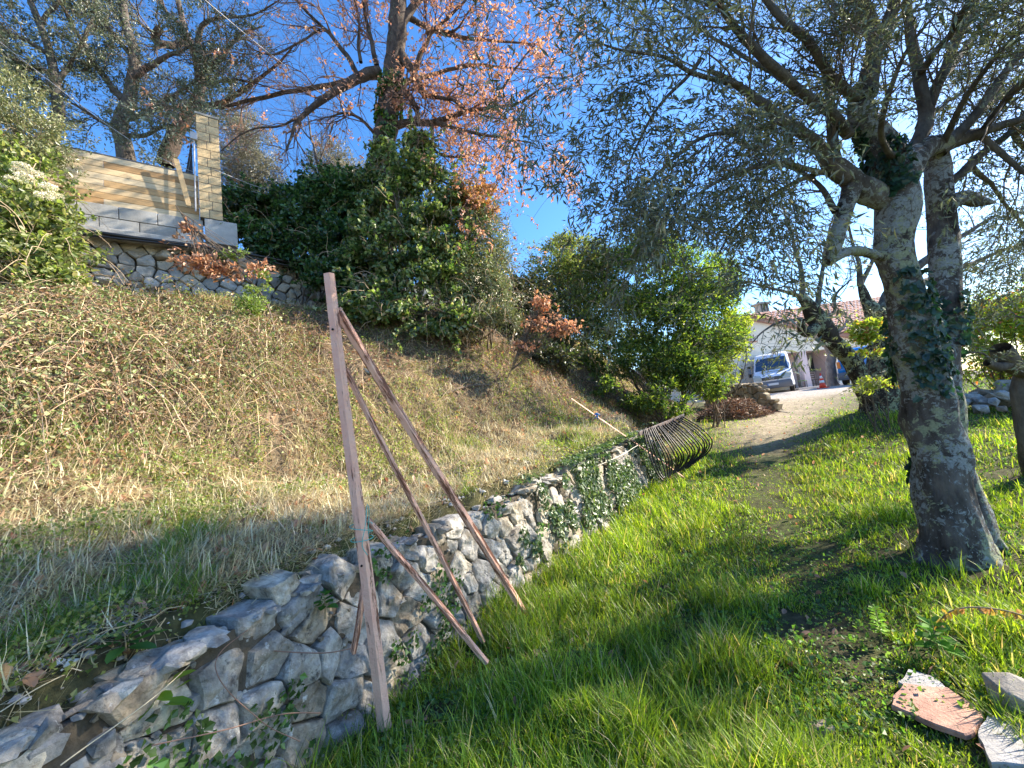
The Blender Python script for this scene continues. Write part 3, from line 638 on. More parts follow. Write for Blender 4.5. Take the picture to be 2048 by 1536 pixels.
for (dx, dy, dz, L_, lab) in [(-.15, -.9, .62, 1.0, 'long pale blue slab lying on top of the rubble heap'), (.15, -.95, .50, .75, 'shorter pale blue slab leaning under the long one on the rubble heap')]:
    mb = MB(); mb.box((0, 0, 0), (L_, .35, .06), None, None, .008); o = mb.build('blue_slab', mat('pale_blue_stone', (.44, .54, .58), .6, var=.3)); o.location = (hc[0]+dx, hc[1]+dy, float(terr(hc[0]+dx, hc[1]+dy))+dz); o.rotation_euler = (.35, -.08-.1*dx, .5); tag(o, lab, 'slab')
# stones and pebbles on the terrace edge
for i, (px, py, s) in enumerate([(870, 1000, .026), (902, 1010, .024), (835, 1003, .02), (965, 985, .03), (980, 905, .05), (1012, 966, .03), (330, 1205, .03), (372, 1250, .02), (790, 1043, .02), (128, 1098, .05)]):
    p = G(px, py); rock('loose_stone', p+[0, 0, s*.3], (s*1.3, s, s*.7), 300+i, ['leftmost of three grey pebbles right behind the thin leaning rod', 'middle grey pebble right behind the thin leaning rod', 'small pebble between the tall post and the thin leaning rod', 'grey stone just right of the long leaning iron', 'largest grey stone, on the mown strip beyond the long leaning iron', 'grey stone on the wall edge beyond the long leaning iron', 'pale stone on the terrace above the young broad leaf plant', 'small pebble beside the straw at the near end of the wall', 'tiny pebble close to the turquoise cord', 'flat brownish stone lying far left in the terrace grass'][i], 'stone', 'loose stones on the terrace edge', [(.5, .49, .48), (.42, .41, .40)])
# rusty loop of iron lying on the terrace
c = G(762, 1000); mb = MB(); t = np.linspace(0, 2*math.pi, 30)
mb.tube([c+np.array([.10*math.cos(a)-.02*math.cos(2*a), .05*math.sin(a), .03+.02*math.sin(a*2)]) for a in t], .008, 6); mb.tube([c+[-.08, 0, .03], c+[-.16, -.03, .02], c+[-.2, -.06, .015]], .007, 6)
tag(mb.build('rusty_hook', mat('rust', (.16, .06, .035), .85, var=.4), None, c, True), 'rusty twisted iron loop lying on the terrace just right of the tall post', 'iron hook')
# can thrown on the bank
c = G(735, 748); mb = MB(); mb.lathe([(.001, -.08), (.034, -.08), (.037, -.07), (.037, .06), (.03, .075), (.001, .076)], (0, 0, 0), 16, 0)
o = mb.build('drink_can', mat('can_metal', (.30, .33, .30), .35, .6, var=.4), None, None, True); o.location = Vector(c.tolist())+Vector((0, 0, .04)); o.rotation_euler = (0, .5, -.4); tag(o, 'small dull metal can lying on the dry bank behind the leaning irons', 'can')

# ------------------------------------------------------------------ house and yard
FA = np.array([13.2, 25.0]); FB = np.array([24.6, 27.2]); FD = nrm(FB-FA); FN = np.array([FD[1], -FD[0]])  # FN points to us
def FP(px, py, off=0.):
    d = ray(px, py); A0 = FA+FN*off; t = ((A0[0])*FN[0]+(A0[1])*FN[1])/(d[0]*FN[0]+d[1]*FN[1]); p = CO+d*t
    return float((p[:2]-FA)@FD), float(p[2])
def FW(u, w_, z): q = FA+FD*u+FN*w_; return np.array([q[0], q[1], z])
FM = np.eye(3); FM[:2, 0] = FD; FM[:2, 1] = -FN
hs = E('house', FW(4, 0, 1.6), 'low cream rendered house with pinkish tiled roof and covered porch beyond the van', 'house')
WALL = mat('cream_render', (.86, .74, .58), .9, var=.12, vscale=1.5, bump=.15, bscale=60); PINK = mat('pink_render', (.66, .48, .41), .9, var=.12, vscale=2)
pk = FP(1493, 634); ev = FP(1742, 682); uL = -1.6
def wallz(u): return pk[1]-.55*(pk[0]-u) if u < pk[0] else pk[1]+(ev[1]-pk[1])*(u-pk[0])/(ev[0]-pk[0])
uR = ev[0]+2.5
r0 = FP(1570, 706); r1 = FP(1665, 694); zr = (r0[1]+r1[1])/2-.05; dl = FP(1672, 704); dr = FP(1716, 690)
wn = [(FP(1478, 738), FP(1490, 757)), (FP(1494, 734), FP(1507, 755))]
holes = [(r0[0], r1[0], 0, zr), (dl[0], dr[0], 1.78, dl[1]+.25)]+[(a[0], b[0], b[1], a[1]) for a, b in wn]
vt = [(FP(1493, 670)[0]+i*.22, FP(1493, 670)[0]+i*.22+.10, FP(1493, 683)[1], FP(1493, 670)[1]) for i in range(3)]
holes += vt
ub = sorted(set([uL, pk[0], uR]+[h[0] for h in holes]+[h[1] for h in holes])); mb = MB()
for a, b in zip(ub[:-1], ub[1:]):
    hh = sorted([(h[2], h[3]) for h in holes if h[0] < (a+b)/2 < h[1]]); z = .6
    for (z0, z1) in hh+[(None, None)]:
        if z0 is not None:
            if z0 > z: V = [FW(a, 0, z), FW(b, 0, z), FW(b, 0, z0), FW(a, 0, z0)]; mb.add(V+[v+np.array([*(-FN*.25), 0]) for v in V], [[[0, 1, 2, 3], [7, 6, 5, 4], [0, 4, 5, 1], [2, 6, 7, 3], [1, 5, 6, 2], [3, 7, 4, 0]]])
            z = max(z, z1)
        else:
            V = [FW(a, 0, z), FW(b, 0, z), FW(b, 0, wallz(b)), FW(a, 0, wallz(a))]; mb.add(V+[v+np.array([*(-FN*.25), 0]) for v in V], [[[0, 1, 2, 3], [7, 6, 5, 4], [0, 4, 5, 1], [2, 6, 7, 3], [1, 5, 6, 2], [3, 7, 4, 0]]])
L0 = [FW(uL, -.02, .6), FW(uL, -9, .6), FW(uL, -9, wallz(uL)), FW(uL, -.02, wallz(uL))]; mb.add(L0, [[[0, 1, 2, 3]]])
mb.build('wall', WALL, hs, hs.location[:])
# recess of the porch
mb = MB(); mb.box(FW((r0[0]+r1[0])/2, -1.62, zr/2+.8), (r1[0]-r0[0], .1, zr-.6), FM); mb.box(FW(r0[0]+.03, -.9, zr/2+.8), (.06, 1.3, zr-.6), FM); mb.box(FW(r1[0]-.03, -.9, zr/2+.8), (.06, 1.3, zr-.6), FM); mb.box(FW((r0[0]+r1[0])/2, -.95, zr+.06), (r1[0]-r0[0]+.2, 1.4, .1), FM)
mb.build('porch_recess', PINK, hs, hs.location[:])
c0 = FP(1599, 700); c1 = FP(1611, 700); mb = MB(); mb.box(FW((c0[0]+c1[0])/2, -.15, 1.65+(zr-1.65)/2), (c1[0]-c0[0], .3, zr-1.65), FM, None, .02); mb.build('porch_column', mat('column_render', (.74, .56, .52), .9, var=.1), hs, hs.location[:])
mb = MB(); mb.box(FW(r0[0]+3.2, .9, 1.66), (9.5, 2.2, .16), FM, None, .02); mb.build('terrace_step', mat('terrace_stone_floor', (.50, .49, .49), .8, var=.25, vscale=2), hs, hs.location[:])
DK = mat('dark_glass', (.02, .022, .025), .12, spec=.8); WF = mat('window_frame', (.33, .27, .20), .6)
def window(a, b, z0, z1, w_, nx, nz, fm, name='window', pm=None):
    mb = MB(); f = .055
    for i in range(nx+1): mb.box(FW(a+(b-a)*i/nx, w_, (z0+z1)/2), (f, .07, z1-z0+f), FM)
    for i in range(nz+1): mb.box(FW((a+b)/2, w_+.003, z0+(z1-z0)*i/nz), (b-a+f, .07, f), FM)
    fr = mb.build(name, fm, hs, hs.location[:]); mb = MB(); mb.box(FW((a+b)/2, w_-.02, (z0+z1)/2), (b-a, .02, z1-z0), FM); mb.build('pane', pm or DK, fr, None) if False else mb.build('pane', pm or DK, fr, hs.location[:])
for a, b in wn: window(a[0], b[0], b[1], a[1], -.14, 2, 1, WF)
GL = mat('curtained_glass', (.20, .20, .20), .15, spec=.8)
window(dl[0], dr[0], 1.78, dl[1]+.25, -.12, 3, 3, mat('door_frame', (.40, .31, .21), .6), 'french_door', GL)
w0 = FP(1612, 707, -1.5); w1 = FP(1637, 742, -1.5); window(w0[0], w1[0], w1[1], w0[1], -1.5, 1, 1, WF)
mb = MB(); mb.box(FW((w0[0]+w1[0])/2, -1.45, w0[1]-.17), (w1[0]-w0[0], .05, .36), FM); mb.build('roller_shutter', mat('shutter', (.22, .19, .17), .7), hs, hs.location[:])
e0 = FP(1590, 713, -1.5); e1 = FP(1600, 760, -1.5); window(e0[0], e1[0], 1.7, e0[1], -1.5, 1, 2, mat('white_door', (.55, .52, .46), .6), 'door')
mb = MB(); mb.box(FW((vt[0][0]+vt[2][1])/2, .03, vt[0][2]-.05), (.75, .2, .07), FM); mb.build('vent_sill', mat('brick_sill', (.40, .20, .13), .9), hs, hs.location[:])
# tiled roof
RT = mat('roof_tile', attr=True, rough=.85, var=.4, vscale=2.5, bump=.3, bscale=20)
A_ = FW(pk[0]-.15, .25, pk[1]+.10); B_ = FW(uR+.5, .25, wallz(uR)+.10); q = P(1762, 592, 32.); C_ = q+(q-np.array([*FW(pk[0], -.2, 0)[:2], A_[2]+.2]))*.5
nr_ = nrm(np.cross(B_-A_, C_-A_)); nr_ = nr_*np.sign(nr_[2]); hd = nrm(C_-A_); up = np.cross(nr_, hd)
mb = MB(); caB = (B_-A_)@up; cbB = (B_-A_)@hd; cbC = (C_-A_)@hd; g = np.random.default_rng(4); nrow = 30
for k in range(nrow):
    f0, f1 = k/nrow, (k+1.12)/nrow; b0 = cbB*f0; b1 = cbC+(cbB-cbC)*f0; m_ = max(2, int((b1-b0)/.12)); q = np.linspace(b0, b1, m_)
    wv = .035*np.abs(np.sin(np.arange(m_)*math.pi/4+k)); lo = A_+up*(caB*f1)+hd*q[:, None]+nr_*(wv+.07)[:, None]; hi = A_+up*(caB*f0)+hd*q[:, None]+nr_*(wv-.0)[:, None]
    dn = lo-nr_*.05
    V = np.vstack([hi, lo, dn]); j = np.arange(m_-1); col = np.array([.40, .205, .16])*(.75+.5*np.repeat(g.random(m_//4+2), 4)[:m_, None]); 
    mb.add(V, [np.stack([j, j+1, m_+j+1, m_+j], 1), np.stack([m_+j, m_+j+1, 2*m_+j+1, 2*m_+j], 1)]); mb.C[-1] = np.vstack([col]*3)
rf = mb.build('roof', RT, hs, hs.location[:])
mb = MB(); V = [A_-[0, 0, .28], FW(uR+.5, .25, wallz(uR)-.20), B_+[0, 0, .02], A_+[0, 0, .02]]; mb.add(V+[v+np.array([*(-FN*.5), .0]) for v in V], [[[0, 1, 2, 3], [7, 6, 5, 4], [0, 4, 5, 1], [2, 6, 7, 3], [1, 5, 6, 2], [3, 7, 4, 0]]]); mb.build('eave_board', mat('eave_tile', (.42, .23, .17), .85, var=.3, vscale=8), hs, hs.location[:])
mb = MB(); V = [FW(pk[0]-.1, .25, pk[1]+.12), FW(uL-.4, .25, wallz(uL-.4)+.10), FW(uL-.4, -9, wallz(uL-.4)+.10), FW(pk[0]-.1, -9, pk[1]+.12)]; mb.add(V+[v-np.array([0, 0, .14]) for v in V], [[[0, 1, 2, 3], [7, 6, 5, 4], [0, 4, 5, 1], [2, 6, 7, 3], [1, 5, 6, 2], [3, 7, 4, 0]]], (.38, .2, .15)); mb.build('roof_side', RT, hs, hs.location[:])
cc = P(1529, 648, 27.5); mb = MB(); cm = mat('chimney_render', (.40, .36, .31), .9, var=.2); mb.box(cc+[0, 0, .2], (.75, .6, 1.2), FM); mb.box(cc+[0, 0, 1.42], (.95, .8, .12), FM)
for i in range(4): mb.box(cc+np.array([*(FD*(-.31+.207*i)), 1.08]), (.09, .5, .58), FM)
mb.build('chimney', cm, rf, hs.location[:])
# far building roof behind the shrubs
fr = E('far_house', P(1012, 590, 24), 'roof edge of a distant white house just visible between the bushes above the bank', 'house')
fa = P(985, 542, 18); fb = P(1048, 579, 20.7); fb[2] = fa[2]; z = nrm(fb-fa); n_ = np.array([-z[1], z[0], 0]); Mx = np.column_stack([z, n_, [0, 0, 1.]])
mb = MB(); mb.box((fa+fb)/2+n_*2-[0, 0, .07], (np.linalg.norm(fb-fa)+3, 4.4, .14), Mx); mb.build('roof', mat('pale_roof', (.55, .52, .47), .8), fr, fr.location[:])
mb = MB(); mb.box((fa+fb)/2+n_*2-[0, 0, 2.15], (np.linalg.norm(fb-fa)+2.6, 3.6, 4), Mx); mb.build('wall', WALL, fr, fr.location[:])

# low dry wall beside the van
lw = E('low_stone_wall', P(1470, 812, 15.5), 'short low wall of brown stones left of the white van', 'stone wall')
a, b = P(1408, 800, 16.5)[:2], P(1512, 800, 14.2)[:2]; c_ = b+np.array([.5, -1.3])
lb = lambda x, y: terr(x, y, False)-.15
path = np.array([a, b, c_]); ll = np.linalg.norm(b-a)+np.linalg.norm(c_-b); l1 = np.linalg.norm(b-a)
ltop = lambda u: 1.12 if u < l1 else max(.15, 1.12-(u-l1)*.95)
mb = stones(ll, 1.2, .34, .2, .01, .05, [(.36, .29, .20), (.42, .34, .24), (.30, .25, .18), (.44, .38, .28)], 51, .012, ltop); map_wall(mb, path, lb, .05); mb.build('stone_face', M['stone_up'], lw, lw.location[:])
mb = MB(); Vc = []
for u in np.linspace(0, ll, 30):
    for (v, w_) in ((-.2, -.05), (ltop(u)-(.12 if u < l1 else .4), -.05), (ltop(u)-(.12 if u < l1 else .4), -.45), (-.2, -.45)): Vc.append([u, v, w_])
mb.add(Vc, [[[i*4+j, i*4+(j+1) % 4, i*4+4+(j+1) % 4, i*4+4+j] for i in range(29) for j in range(4)], [[0, 1, 2, 3], [119, 118, 117, 116]]]); map_wall(mb, path, lb, 0); mb.build('earth_core', M['mortar'], lw, lw.location[:])
mb = MB(); g = np.random.default_rng(53); cw = [0, l1, ll]
for u in np.arange(0, l1+.3, .12):
    for w_ in (-.1, -.32): q_ = np.array([np.interp(u, cw, path[:, 0]), np.interp(u, cw, path[:, 1])]); tt_ = nrm(path[1]-path[0] if u < l1 else path[2]-path[1]); q_ = q_+np.array([tt_[1], -tt_[0]])*w_; mb.hull(rock_pts((q_[0], q_[1], float(lb(q_[0], q_[1]))+ltop(u)-.06), (.11, .12, .06), g), np.array([.36, .29, .20])*(.8+.5*g.random()))
mb.build('cap_stones', M['stone_up'], lw, lw.location[:])

# ------------------------------------------------------------------ vans
def loft(ys, sec, mb, col=None):
    """sec(y) -> (n,2) points (x,z)"""
    V = []; 
    for y in ys:
        for (x, z) in sec(y): V.append([x, y, z])
    n = len(sec(ys[0])); m = len(ys)
    F = [[i*n+j, i*n+(j+1) % n, (i+1)*n+(j+1) % n, (i+1)*n+j] for i in range(m-1) for j in range(n)]
    mb.add(V, [F, [list(range(n))[::-1], [(m-1)*n+j for j in range(n)]]], col)
def rrect(wb, wt, z0, z1, r=.12, n=5):
    pts = []
    for cx, cz, a0 in ((1, 1, 0), (-1, 1, 90), (-1, -1, 180), (1, -1, 270)):
        for k in range(n):
            a = rad(a0+90*k/(n-1)); ww = wt if cz > 0 else wb; pts.append(((ww-r)*cx+r*math.cos(a), (z1-r if cz > 0 else z0+r)+r*math.sin(a)))
    return pts
PW = mat('white_van_paint', (.84, .86, .92), .25, spec=.6); GP = mat('grey_plastic', (.16, .17, .19), .55); TY = mat('tyre', (.02, .02, .02), .85); RIM = mat('wheel_rim', (.35, .35, .36), .4, .6)
LAMP = mat('lamp_glass', (.42, .45, .42), .12, spec=.9); VG = mat('van_glass', (.03, .055, .10), .08, spec=1.)
def wheel(par, x, y, r=.34, wd=.22):
    w_ = E_child('wheel', par, (x, y, r)); mb = MB(); mb.lathe([(r*.62, -wd/2), (r*.93, -wd/2), (r, -wd*.35), (r, wd*.35), (r*.93, wd/2), (r*.62, wd/2)], (0, 0, 0), 24, 0)
    mb.build('tyre', TY, w_, None, True); mb = MB(); mb.lathe([(.01, -wd*.38), (r*.35, -wd*.42), (r*.62, -wd*.3), (r*.64, wd*.3), (r*.3, wd*.42), (.01, wd*.38)], (0, 0, 0), 20, 0); mb.build('rim', RIM, w_, None, True)
def E_child(name, par, loc):
    o = bpy.data.objects.new(name, None); o.location = loc; o.empty_display_size = .05; return link(o, par)
def make_van():
    x0, y0 = 14.8, 22.9; v = E('van', (x0, y0, float(terr(x0, y0))-.02), 'white high roofed delivery van facing us in the yard in front of the house', 'van', None, rad(-36))
    prof = [(0, 1.02), (.12, 1.10), (.75, 1.30), (.85, 1.36), (1.5, 2.18), (1.75, 2.40), (2.1, 2.50), (2.6, 2.53), (5.3, 2.50), (5.45, 2.4)]
    zt = lambda y: float(np.interp(y, [p[0] for p in prof], [p[1] for p in prof]))
    mb = MB(); ys = list(np.linspace(0, .85, 6))+list(np.linspace(.95, 2.2, 9))+[3, 4, 5.2, 5.45]
    def sec(y):
        k = .90+.10*sst(0, .35, y); zz = zt(y); wt = (.95-.10*sst(1.2, 2.4, zz)*1.)*k; return rrect(.96*k, wt, .38, zz, .10 if y < .8 else .14)
    loft(ys, sec, mb); mb.build('body', PW, v, None, True)
    def patch(x0_, x1_, ya, yb, off, name, m, par=v, nx=8, ny=6, inset=0.):
        V = []; 
        for j in range(ny+1):
            yy = ya+(yb-ya)*j/ny
            for i in range(nx+1):
                f = i/nx*2-1; xw = (x1_*(1-j/ny)+x0_*j/ny); x = f*xw; V.append([x, yy-.012-off-.05*(1-f*f)*0, zt(yy)+.012+off-.03*abs(f)**4])
        F = [[j*(nx+1)+i, j*(nx+1)+i+1, (j+1)*(nx+1)+i+1, (j+1)*(nx+1)+i] for j in range(ny) for i in range(nx)]
        q = MB(); q.add(V, [F]); return q.build(name, m, par, None, True)
    patch(.74, .84, .90, 1.50, .0, 'windscreen', VG)
    mb = MB(); mb.box((0, .76, 1.325), (1.2, .10, .02)); mb.build('wiper_cowl', GP, v)
    mb = MB(); loft([-.06, .0, .30, .5], lambda y: rrect(.93-.06*(y < -.03), .93-.06*(y < -.03), .32, .74-.04*(y < -.03), .08), mb); mb.build('bumper', GP, v, None, True)
    mb = MB(); mb.box((0, -.03, .90), (1.0, .06, .17), None, None, .03); gr = mb.build('grille', mat('black_grille', (.02, .02, .025), .5), v)
    for z in (.86, .90, .94): mb = MB(); mb.box((0, -.064, z), (.86, .012, .010)); mb.build('grille_bar', RIM, gr)
    mb = MB(); t = np.linspace(0, 2*math.pi, 25); mb.tube([[.105*math.cos(a), -.085, .93+.105*math.sin(a)] for a in t], .011, 6)
    for a in (90, 210, 330): mb.tube([[0, -.085, .93], [.10*math.cos(rad(a)), -.085, .93+.10*math.sin(rad(a))]], [.014, .006], 5)
    mb.build('round_emblem', mat('chrome', (.75, .76, .78), .2, .9), v, None, True)
    for s in (-1, 1):
        mb = MB(); mb.hull([(s*x, y, z) for x, y, z in [(.50, -.07, .80), (.50, -.05, 1.0), (.88, -.04, .84), (.93, -.0, 1.08), (.90, .36, 1.20), (.58, .06, 1.13), (.97, .36, 1.05), (.6, .3, .9)]]); mb.build('headlight', LAMP, v)
        mb = MB(); mb.tube([(s*.93, .95, 1.38), (s*1.08, .90, 1.42)], .025, 6); mb.box((s*1.13, .90, 1.50), (.17, .14, .34), None, None, .04); mb.build('wing_mirror', GP, v)
        mb = MB(); mb.box((s*.955, 1.45, 1.62), (.015, .75, .50), None, None, .005); mb.build('side_window', VG, v)
        wheel(v, s*.84, .85); wheel(v, s*.84, 4.4)
    mb = MB(); mb.box((0, -.075, .55), (.54, .02, .12)); npl = mb.build('number_plate', mat('plate_white', (.72, .72, .72), .5), v)
    mb = MB(); mb.box((-.245, -.087, .55), (.045, .004, .115)); mb.build('plate_band', BLU, npl)
    GL_ = mat('interior_shape', (.25, .27, .27), .8)
    for s in (-.42, .42): mb = MB(); mb.lathe([(.02, 0), (.20, .05), (.22, .4), (.13, .55), (.12, .75), (.02, .80)], (s, 1.5, 1.2), 12); mb.build('seat', GP, v, None, True)
    return v
make_van()
def make_blue():
    x0, y0 = 17.0, 19.6; v = E('blue_car', (x0, y0, float(terr(x0, y0))), 'bright blue small van half hidden behind the olive trunks in the yard', 'car', None, rad(38))
    bp_ = mat('blue_paint', (.01, .22, .62), .25, spec=.7); prof = [(0, 1.15), (.15, 1.75), (.5, 1.83), (2.6, 1.83), (3.2, 1.25), (4.2, 1.05), (4.3, .8)]
    # length along +x here
    zt = lambda y: float(np.interp(y, [p[0] for p in prof], [p[1] for p in prof])); mb = MB()
    loft(list(np.linspace(0, .5, 5))+[1.2, 2.0, 2.6, 2.9, 3.2, 3.7, 4.2, 4.3], lambda y: rrect(.88, .74 if zt(y) > 1.4 else .84, .62, zt(y), .10), mb)
    RZ = np.eye(4); RZ[:3, :3] = [[0, 1, 0], [-1, 0, 0], [0, 0, 1]]
    mb.build('body', bp_, v, None, True, RZ); mb = MB(); loft([-.08, 0, 4.3, 4.38], lambda y: rrect(.90, .90, .28, .66, .06), mb); mb.build('lower_trim', GP, v, None, True, RZ)
    for s in (-1, 1):
        mb = MB(); mb.box((s*.80, -.0, 1.05), (.14, .08, .34), None, None, .02); mb.build('tail_light', mat('orange_lamp', (.75, .22, .05), .3), v, None, False, RZ)
        mb = MB(); mb.box((s*.815, 1.55, 1.45), (.03, 1.9, .40), None, None, .01); mb.build('side_window', VG, v, None, False, RZ)
    mb = MB(); mb.box((0, .075, 1.45), (1.25, .03, .42)); mb.build('rear_window', LAMP, v, None, False, RZ)
    for x in (.75, 3.5):
        for s in (-1, 1):
            w_ = E_child('wheel', v, (x, s*.80, .31)); mb = MB(); mb.lathe([(.19, -.1), (.29, -.1), (.31, -.06), (.31, .06), (.29, .1), (.19, .1)], (0, 0, 0), 20, 1); mb.build('tyre', TY, w_, None, True); mb = MB(); mb.lathe([(.01, -.08), (.19, -.07), (.19, .07), (.01, .08)], (0, 0, 0), 16, 1); mb.build('rim', RIM, w_, None, True)
make_blue()
def make_cone():
    p = P(1647, 780, 19.8); z = float(terr(p[0], p[1])); v = E('traffic_cone', (p[0], p[1], z), 'orange and white striped traffic cone standing on the gravel by the house', 'traffic cone', None, .3)
    OR = mat('cone_orange', (.75, .07, .03), .5); WH = mat('cone_white', (.75, .75, .75), .4); k = .88
    mb = MB(); mb.box((0, 0, .025*k), (.42*k, .42*k, .05*k), None, None, .012); mb.build('base', OR, v)
    st = [(.05, .30, OR), (.30, .44, WH), (.44, .56, OR), (.56, .70, WH), (.70, .86, OR)]
    for a, b, m in st:
        r = lambda h: (.165-.15*(h-.05)/.85)*k; mb = MB(); mb.lathe([(r(a), a*k), (r(b), b*k)], (0, 0, 0), 24); mb.build('band' if m is WH else 'cone_body', m, v, None, True)
make_cone()
WD = mat('old_wood', (.16, .10, .06), .75, var=.3, vscale=6)
def chair(x, y, z, rz, lab, cush):
    v = E('chair', (x, y, z), lab, 'chair', 'wooden chairs in the porch', rz); mb = MB(); mb.box((0, 0, .45), (.42, .40, .035), None, None, .01); mb.build('seat', cush, v)
    for sx in (-1, 1):
        for sy in (-1, 1): mb = MB(); mb.tube([(sx*.18, sy*.17, 0), (sx*.18, sy*.17, .44 if sy < 0 else .92)], .018, 6); mb.build('leg', WD, v)
    mb = MB()
    for zz in (.6, .74, .88): mb.box((0, .17, zz), (.36, .02, .06))
    mb.build('backrest', WD, v)
    mb = MB(); mb.tube([(-.18, -.17, .2), (.18, -.17, .2)], .011, 6); mb.tube([(-.18, .17, .2), (.18, .17, .2)], .011, 6); mb.build('stretcher', WD, v)
for px, w_, rz_, lab, cu in [(1606, .1, .4, 'wooden chair with a green seat left of the porch column', mat('green_seat', (.25, .36, .10), .8)), (1630, -.4, -.3, 'dark wooden chair under the porch window, right of the column', WD)]:
    u, _ = FP(px, 770, w_); p = FW(u, w_, 1.74); chair(p[0], p[1], 1.74, rz_+.2, lab, cu)
# ================================================================== VEGETATION
def stack(L): # list of (V,[F],n) -> single
    V = []; F = []; n = 0
    for v, f in L: V.append(v); F += [x+n for x in f]; n += len(v)
    D = {}
    for f in F: D.setdefault(f.shape[1], []).append(f)
    return np.vstack(V), [np.concatenate(x) for x in D.values()]
def tree(name, label, cat, base, limbs, bark, levels, leafspec, bname='branches', seed=1, rough=.12, twigmat=None, group=None, trunk_n=1, sides=14, trunk_sides=28, parts=True):
    """limbs: list of (path, radii); first trunk_n are the trunk. levels: list of dict for spawn. leafspec: dict"""
    t = E(name, base, label, cat, group)
    V, F = stack([tubes(p[None], r[None], trunk_sides, rough, seed+i) for i, (p, r) in enumerate(limbs[:trunk_n])]); tr = MESH('trunk', V, F, bark, t, None, True, base)
    K = 14; L = limbs[trunk_n:]
    Pt = np.array([p for p, r in L]) if L else np.array([limbs[0][0]]); Rr = np.array([r for p, r in L]) if L else np.array([limbs[0][1]])
    if L: V, F = tubes(Pt, Rr, sides, rough*.6, seed); MESH('limbs', V, F, leafspec.get('limbmat', bark), t, None, True, base)
    Q = [(Pt, Rr)]; parts_ = []
    for k, lv in enumerate(levels):
        lv = dict(lv); src = Q[-1]
        if lv.pop('all', False) and len(Q) > 1:
            src = Q[-1]
        if k == 0 and lv.pop('trunk', False):
            src = (np.array([p for p, r in limbs]), np.array([r for p, r in limbs]))
        sp = spawn(src[0], src[1], seed=seed*31+k, **lv); Q.append(sp); v, f = tubes(sp[0], np.maximum(sp[1], lv.get('rmin', .0015) if 'rmin' in lv else .0015), 5 if k == 0 else 3); parts_.append((v, f))
    if parts_: V, F = stack(parts_); MESH('twigs', V, F, twigmat or M['twig'], t, None, False, base)
    if leafspec.get('n', 0):
        lev = Q[-1]; g = np.random.default_rng(seed+99); N, Kq, _ = lev[0].shape; n = leafspec['n']; sel = g.random(N) < leafspec.get('keep', 1.)
        if 'mask' in leafspec: sel &= g.random(N) < leafspec['mask'](lev[0][:, -1])
        if 'clump' in leafspec: sel &= (vn(lev[0][:, -1], leafspec['clump'], seed) > leafspec.get('thr', -.2))
        A = lev[0][sel]; N = len(A); pi = np.repeat(np.arange(N), n); tt = (.15+.85*g.random(N*n))*(Kq-1)*.999; i = tt.astype(int); f = (tt-i)[:, None]
        C = A[pi, i]*(1-f)+A[pi, i+1]*f+g.normal(size=(N*n, 3))*leafspec.get('sc', .01); D = nrm(nrm(A[pi, i+1]-A[pi, i])+.9*g.normal(size=(N*n, 3))+np.array([0, 0, leafspec.get('droop', -.1)]))
        Ls = leafspec['L']*(.6+.7*g.random(N*n)); V, F, q = leaves(C, D, rand_dir(N*n, g, .6), Ls, Ls*leafspec['asp'], leafspec.get('shape', 'fold'))
        col = pick(N*n, leafspec['cols'], leafspec.get('w'), .3, seed); MESH('crown', V, F, leafspec['mat'], t, np.repeat(col, q, 0), False, base)
    return t, Q
def blob_leaves(blobs, n, g, shell=.45, clump=2.2, thr=-.1, up=.3, outw=.8):
    """blobs: (centre(3), radii(3)); returns positions, directions (outward-ish)"""
    B = np.array([b[0] for b in blobs]); Rb = np.array([b[1] for b in blobs], float); w_ = (Rb.prod(1))**(2/3); k = g.choice(len(B), n*3, p=w_/w_.sum())
    d = rand_dir(n*3, g); r = (1-shell*g.random(n*3)**1.5)*(1+.32*vn(d*2+B[k], 1.7, 5)+.22*vn(d*2+B[k]*3, 4.1, 6)); r = r*(1+.12*vn(d*2+B[k]*5, 9., 7)); C = B[k]+d*Rb[k]*r[:, None]
    m = (vn(C, clump, 11)+.5*vn(C, clump*2.7, 12)) > thr; C = C[m][:n]; d = nrm(d/np.maximum(Rb[k], .01))[m][:n]
    D = nrm(outw*d+g.normal(size=d.shape)*.7+np.array([0, 0, up-.3])); return C, D, d
